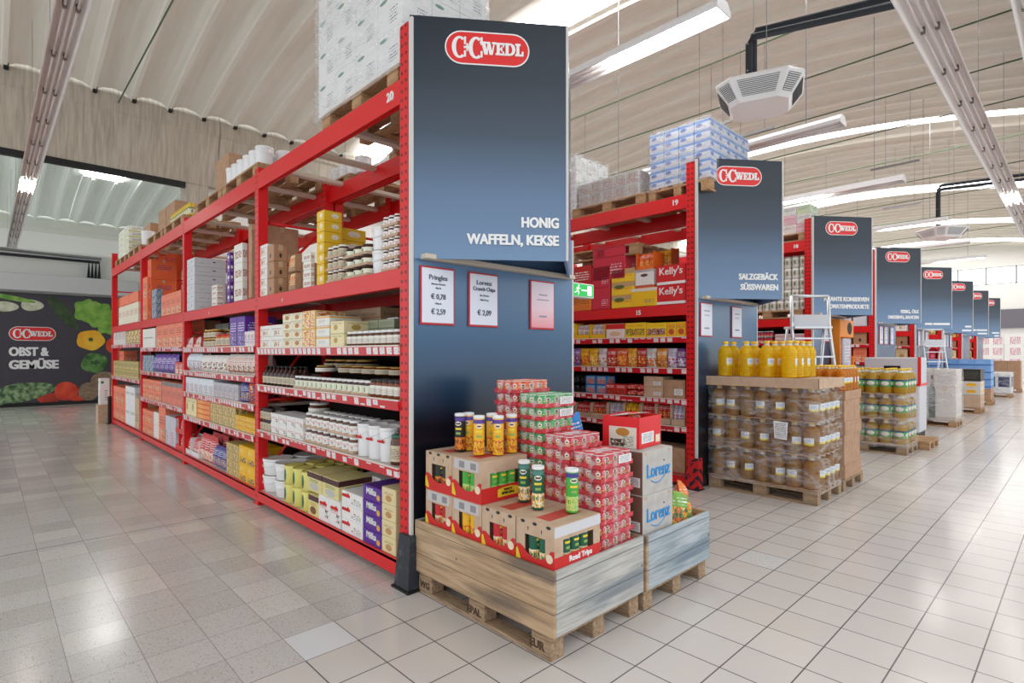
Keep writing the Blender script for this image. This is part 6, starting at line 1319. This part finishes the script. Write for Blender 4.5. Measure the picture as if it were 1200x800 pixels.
tag(ob('cardboard_tray', G().cbox(4.17, -1.25, 1.238, 5.02, .0, 1.325, .004).cbox(4.165, -1.255, 1.225, 5.025, -1.248, 1.332, .002).cbox(4.165, -1.255, 1.225, 4.172, .005, 1.332, .002).mesh('cardboard_tray', CARTON2), None), 'upturned brown cardboard lid on top of the wrapped oil load', 'cardboard lid')
OT = oil_bottle(.079, .405, OIL, OLAB)
for i, (x, y) in enumerate([(4.28, -.20), (4.45, -.22), (4.28, -.45), (4.45, -.47), (4.28, -.68), (4.45, -.70), (4.28, -.92), (4.45, -.93), (4.62, -.94), (4.79, -.95), (4.62, -.72)]):
    spawn(OT, 'yellow oil bottle standing on the cardboard lid, %s of eleven counted from the rack side' % ORD[i], 'bottle', (x, y, 1.334), random.uniform(-.5, .3), 'oil bottles on the cardboard lid')
# second pallet: cardboard pillars with amber bottles
pallet(5.48, -.63, 0, PI/2, 'wooden pallet under the brown cardboard bottle pillar', PALLETD)
def telescopic(x0, y0, x1, y1, z0, zt, label):
    h = (zt-z0); g = G().cbox(x0+.012, y0+.012, z0, x1-.012, y1-.012, zt, .004)
    o = tag(ob('cardboard_box', g.mesh('cardboard_box', CARTON), None), label, 'cardboard box')
    for a, b in ((z0, z0+.16), (z0+h*.50, z0+h*.50+.15), (zt-.10, zt+.004)): ob('sleeve', G().cbox(x0, y0, a, x1, y1, b, .004).mesh('sleeve', CARTON), o)
    return o
telescopic(5.06, -1.255, 5.70, -.05, .146, 1.16, 'tall brown cardboard pillar with sleeves, carrying amber oil bottles')
OA = oil_bottle(.055, .29, OIL2, OLAB)
for i in range(5):
    for j in range(9):
        if i == 0 or j == 0 or i == 4 or j < 3:
            spawn(OA, 'amber oil bottle on the cardboard pillar, %s column, %s row from the aisle' % (ORD[i], ORD[j]), 'bottle', (5.13+i*.125, -1.19+j*.125, 1.165), random.uniform(-.5, .3), 'amber bottles on the pillar')
# third pallet: sunflower oil with green labels
GLAB = p((60, 160, 70), (.82, 1, (60, 70, 130)), (.5, .45, .3, .3, (226, 220, 210)), (.2, .8, .1, .35, (160, 60, 40)))
@cached
def sun_bottle():
    r, h = .094, .395
    b = G().lathe([(r*.9, 0), (r, .008), (r*.96, .03), (r, .05), (r, h*.62), (r*.92, h*.70), (r*.55, h*.82)], 14)
    nk = G().lathe([(r*.55, h*.82), (r*.34, h*.90), (r*.32, h*.93)], 12); c = G().lathe([(r*.40, h*.93), (r*.40, h*.99), (r*.3, h)], 12)
    lab = G().lathe([(r+.0015, h*.26), (r+.0015, h*.56)], 14, caps=False)
    return N('oil_bottle', b.mesh('oil_bottle', oil_mat('pale golden oil', rgb(226, 186, 60))), N('neck', nk.mesh('neck', CLEARP)), N('cap', c.mesh('cap', YCAP)), N('label', lab.mesh('label', GLAB)))
pallet(8.72, -.63, 0, PI/2, 'white-edged wooden pallet under the green labelled oil load', PALLETD)
for l in range(3):
    z = .150+l*.402
    for j in range(5): spawn(sun_bottle(), 'green labelled oil bottle facing the first aisle, %s layer, %s from the rack' % (ORD[l], ORD[4-j]), 'bottle', (8.40, -1.13+j*.196, z+.008), 0, 'green labelled oil bottles')
    for i in range(1, 4): spawn(sun_bottle(), 'green labelled oil bottle on the main aisle side, %s layer, %s back' % (ORD[l], ORD[i-1]), 'bottle', (8.40+i*.196, -1.13, z+.008), 0, 'green labelled oil bottles')
    if l == 2:
        for i in range(1, 4):
            for j in range(1, 5): spawn(sun_bottle(), 'green labelled oil bottle inside the top layer, column %s, row %s' % (ORD[i], ORD[j]), 'bottle', (8.40+i*.196, -1.13+j*.196, z+.008), 0, 'green labelled oil bottles')
    tag(ob('layer_sheet', G().cbox(8.31, -1.225, z-.003, 9.1, -.22, z+.006, .002).mesh('layer_sheet', CARTON2), None), 'cardboard sheet under the %s layer of green labelled bottles' % ORD[l], 'cardboard sheet')
    if l < 2: tag(ob('carton', G().cbox(8.51, -1.02, z+.008, 9.08, -.24, z+.395).mesh('carton', BRN), None), 'brown core carton in the green labelled load, %s layer' % ORD[l], 'carton')
film(8.29, -1.24, .10, 9.11, -.20, .95, 'clear film round the lower layers of green labelled bottles', .03)
pallet(9.55, -.78, 0, PI/2, 'empty wooden pallet behind the green labelled oil load')
# grey chest with a red edge, then far pallets
e = empty('grey_chest', 'grey display chest with red edge standing before the sauce sign', 'chest', (10.9, -.55, 0))
ob('body', G().cbox(-.32, -.45, .10, .32, .45, 1.52, .02).mesh('body', plain('grey chest paint', rgb(206, 206, 212), .4)), e); ob('plinth', G().cbox(-.3, -.43, 0, .3, .43, .10, .005).mesh('plinth', BLACK), e)
ob('red_edge', G().cbox(-.325, -.46, .98, .325, .455, 1.03, .005).mesh('red_edge', LOGORED), e); ob('red_edge', G().cbox(-.33, -.47, 1.03, -.29, -.42, 1.53, .005).mesh('red_edge', LOGORED), e); ob('dark_slot', G().box(-.324, -.15, 1.30, -.318, .12, 1.36).mesh('dark_slot', BLACK), e)
BOTP = pack((216, 206, 198), ((.0, .06, (190, 170, 150)),), ((.5, .62, .12, .08, (206, 186, 160)),), ((.2, .8, .72, .9, (190, 176, 190)),))
BOTS = plain('dark bottle print', rgb(56, 62, 48), .4)
pallet(13.42, -.63, 0, PI/2, 'wooden pallet under the pale bottle-print load', PALLETW)
load(13.03, -1.22, .148, 2, 3, 1, .38, .395, 1.10, lambda w, d, h: carton(w*.985, d*.985, h, BOTP, name='display_box'), 'tall pale printed carton', 'carton', 'bottle-print load', skip=False)
o = tag(ob('bottle_print', G().prism([(-.06, 0), (.06, 0), (.06, .62), (.03, .70), (.018, .74), (.018, .94), (-.018, .94), (-.018, .74), (-.03, .70), (-.06, .62)], -.006, 0, 0, 'x').mesh('bottle_print', BOTS), None, (13.028, -.80, .18)), 'large dark bottle picture on the pale load', 'picture')
ob('neck_label', G().box(-.009, -.02, .74, -.006, .02, .86).mesh('neck_label', plain('copper foil', rgb(196, 130, 90), .4)), o)
film(13.0, -1.24, .12, 13.82, -.02, 1.26, 'clear film round the pale bottle-print load', mat=FILMW)
BK = pack((40, 38, 36), (), (), ((.1, .9, .2, .8, (90, 84, 70)),)); YE = pack((214, 210, 204), (), ((.5, .5, .28, .26, (236, 176, 30)),), ())
pallet(17.32, -.63, 0, PI/2, 'wooden pallet under the black and yellow carton load', PALLETW)
load(16.94, -1.22, .148, 2, 3, 2, .38, .395, .17, lambda w, d, h: carton(w*.985, d*.985, h-.002, CARTON2), 'light brown carton', 'carton', 'black and yellow load', skip=False)
load(16.94, -1.22, .490, 2, 3, 2, .38, .395, .18, lambda w, d, h: carton(w*.985, d*.985, h-.002, YE), 'grey carton with yellow oval', 'carton', 'black and yellow load', skip=False)
load(16.94, -1.22, .852, 2, 3, 1, .38, .395, .32, lambda w, d, h: carton(w*.985, d*.985, h-.002, BK), 'black carton', 'carton', 'black and yellow load top', skip=False)
BLU = pack((120, 166, 222), ((.16, .30, (40, 84, 160)),), (), ((.1, .6, .5, .8, (160, 200, 240)),))
pallet(20.64, -.55, 0, PI/2, 'wooden pallet under the blue carton stack', PALLETW)
load(20.25, -1.12, .148, 2, 3, 1, .38, .395, .36, lambda w, d, h: carton(w*.985, d*.985, h-.002, CARTON), 'brown carton', 'carton', 'under blue cartons', skip=False)
load(20.25, -1.12, .510, 2, 3, 4, .38, .395, .225, lambda w, d, h: carton(w*.985, d*.985, h-.002, BLU), 'sky blue carton', 'carton', 'blue stack', skip=False)
load(19.2, .0, 1.15, 1, 3, 1, .38, .395, .26, lambda w, d, h: carton(w*.985, d*.985, h-.002, BLU), 'sky blue carton', 'carton', 'on grey table before blue stack', skip=False)
tag(ob('display_table', G().cbox(19.18, -.02, 1.10, 19.62, 1.22, 1.149, .004).cbox(19.22, .02, 0, 19.28, .08, 1.10).cbox(19.52, .02, 0, 19.58, .08, 1.10).cbox(19.22, 1.12, 0, 19.28, 1.18, 1.10).cbox(19.52, 1.12, 0, 19.58, 1.18, 1.10).mesh('display_table', plain('grey metal table', rgb(160, 164, 170), .4)), None), 'grey metal table carrying sky blue cartons', 'table')
NAV = pack((226, 226, 226), (), (), (), (.1, .9, .3, .8, [(30, 36, 80), (40, 46, 96), (30, 36, 80), (60, 60, 110)]))
pallet(25.0, -.68, 0, PI/2, 'wooden pallet under the navy wrapped packs', PALLETW)
load(24.6, -1.27, .148, 2, 3, 1, .38, .395, .75, lambda w, d, h: carton(w*.985, d*.985, h-.002, NAV), 'white carton with navy print', 'carton', 'navy load', skip=False)
film(24.58, -1.29, .12, 25.4, -.07, .95, 'clear film round the navy printed load')
pallet(28.7, -.70, 0, PI/2, 'wooden pallet under the far brown cartons', PALLETW)
load(28.3, -1.28, .148, 2, 3, 3, .38, .395, .38, lambda w, d, h: carton(w*.985, d*.985, h-.002, CARTON), 'far brown carton', 'carton', 'last pallet in the aisle', skip=False)
# far end goods before the end wall
PINKG = pack((236, 230, 232), (), (), (), (.02, .98, .02, .98, [(236, 230, 232), (196, 110, 130), (240, 238, 240), (220, 190, 200)]))
e = empty('end_shelf', 'white shelf unit with pink goods before the end wall', 'shelf', (38, -2.5, 0))
for z in (.3, .9, 1.5, 2.1): ob('shelf_board', G().cbox(0, -2.5, z-.03, .5, 5.5, z).mesh('shelf_board', WHITE), e)
for y in (-2.5, 0, 2.5, 5.45): ob('side_panel', G().cbox(0, y, 0, .5, y+.05, 2.6).mesh('side_panel', WHITE), e)
for l, z in enumerate((.3, .9, 1.5, 2.1)):
    for i in range(12): spawn(carton(.40, .4, .40, PINKG), 'pink and white pack on the end shelf, %s level, %s along' % (ORD[l], ORD[i]), 'packet', (38.25, -4.65+i*.6+(.1 if i >= 8 else 0), z+.002), -PI/2, 'packs on the end shelf')
tag(ob('wall_board', G().cbox(44.85, -8, 3.2, 44.98, 1.0, 4.4, .01).mesh('wall_board', plain('dark grey board', rgb(110, 108, 116), .6)), None), 'dark grey board on the end wall under the windows', 'board')
# step ladders
def ladder(x, y, rz, label, scale=1.0):
    e = empty('step_ladder', label, 'ladder', (x, y, 0), rz); e.scale = (scale, scale, scale); H = 2.42
    for s in (-.27, .27):
        ob('stile', G().tube([(-.38, s*1.15, .01), (-.02, s*1.02, 1.95), (0, s, H)], .024, 8).mesh('stile', ALU), e)
        ob('rear_leg', G().tube([(.44, s*1.15, .01), (.10, s*1.02, 1.95)], .020, 8).mesh('rear_leg', ALU), e)
        ob('foot', G().cbox(-.42, s*1.15-.03, 0, -.34, s*1.15+.03, .03, .006).mesh('foot', BLACK), e); ob('foot', G().cbox(.40, s*1.15-.03, 0, .48, s*1.15+.03, .03, .006).mesh('foot', BLACK), e)
    for i in range(7):
        z = .25+i*.26; t = z/1.95; xx = -.38+.36*t; w_ = .27*(1.15-.13*t)
        ob('step', G().cbox(xx-.05, -w_, z-.012, xx+.05, w_, z+.014, .004).mesh('step', ALU), e)
    ob('platform', G().cbox(-.10, -.275, 1.95, .20, .275, 1.985, .006).mesh('platform', ALU), e)
    ob('top_rail', G().tube([(0, -.27, H), (0, .27, H)], .022, 8).mesh('top_rail', ALU), e)
    ob('tool_tray', G().add([(-.06, -.26, 2.15), (-.06, .26, 2.15), (-.02, .26, 1.96), (-.02, -.26, 1.96), (-.05, -.26, 2.15), (-.05, .26, 2.15), (-.01, .26, 1.96), (-.01, -.26, 1.96)], [(0, 1, 2, 3), (7, 6, 5, 4), (0, 4, 5, 1), (2, 6, 7, 3)]).mesh('tool_tray', plain('pale grey tray', rgb(214, 216, 220), .5)), e)
    return e
ladder(6.48, -.42, .85, 'aluminium step ladder with platform between the snack and tin signs')
ladder(14.75, -.55, .8, 'aluminium step ladder farther down the aisle by the sixth sign', .9)
# orange cardboard dispenser
e = empty('cardboard_display', 'orange cardboard display with a round opening beside the tin sign', 'display', (9.15, -.10, .146)); e.scale = (1, .38, .935)
OC = plain('orange display card', rgb(240, 140, 30), .5)
ob('back_panel', G().cbox(-.40, .16, 0, .45, .18, 2.22, .004).mesh('back_panel', OC), e); ob('side_wall', G().cbox(-.40, -.2, 0, -.36, .16, 2.20, .02).mesh('side_wall', OC), e); ob('side_wall', G().cbox(.42, -.2, 0, .45, .16, 1.50, .01).mesh('side_wall', OC), e)
ob('header', G().cbox(-.36, -.2, 1.86, .42, .16, 2.195, .02).mesh('header', OC), e)
ob('round_opening', G().prism(blob(.16, 2.04, .14, .12, 0, 0, 0, 24), -.208, -.199, 0, 'y').mesh('round_opening', plain('dark opening', rgb(40, 36, 34), .7)), e)
ob('clear_bin', G().cbox(-.2, -.19, 1.15, .28, .14, 1.84, .03).mesh('clear_bin', pack((176, 180, 190), (), (), ((.2, .8, .3, .8, (230, 230, 236)),), (.1, .9, .05, .95, [(150, 154, 166), (196, 200, 208), (206, 180, 200), (170, 176, 186)]))), e)
ob('lower_box', G().cbox(-.36, -.19, 0, .42, .14, 1.12, .006).mesh('lower_box', OC), e)
# foot end of the side aisle
spawn(carton(.34, .24, .42, CARTON2, tape=True), 'light brown carton standing at the far end of the honey rack', 'carton', (-.10, 12.55, .001), -PI/2)
spawn(carton(.26, .18, .60, WCART), 'white carton on the brown carton at the far rack end', 'carton', (-.09, 12.55, .423), -PI/2)
tag(ob('corner_guard', G().cbox(-.06, 12.16, 0, .10, 12.26, .62, .01).cbox(-.09, 12.13, 0, .12, 12.28, .012, .003).mesh('corner_guard', BLACK), None), 'black corner guard at the far end of the honey rack', 'corner guard')
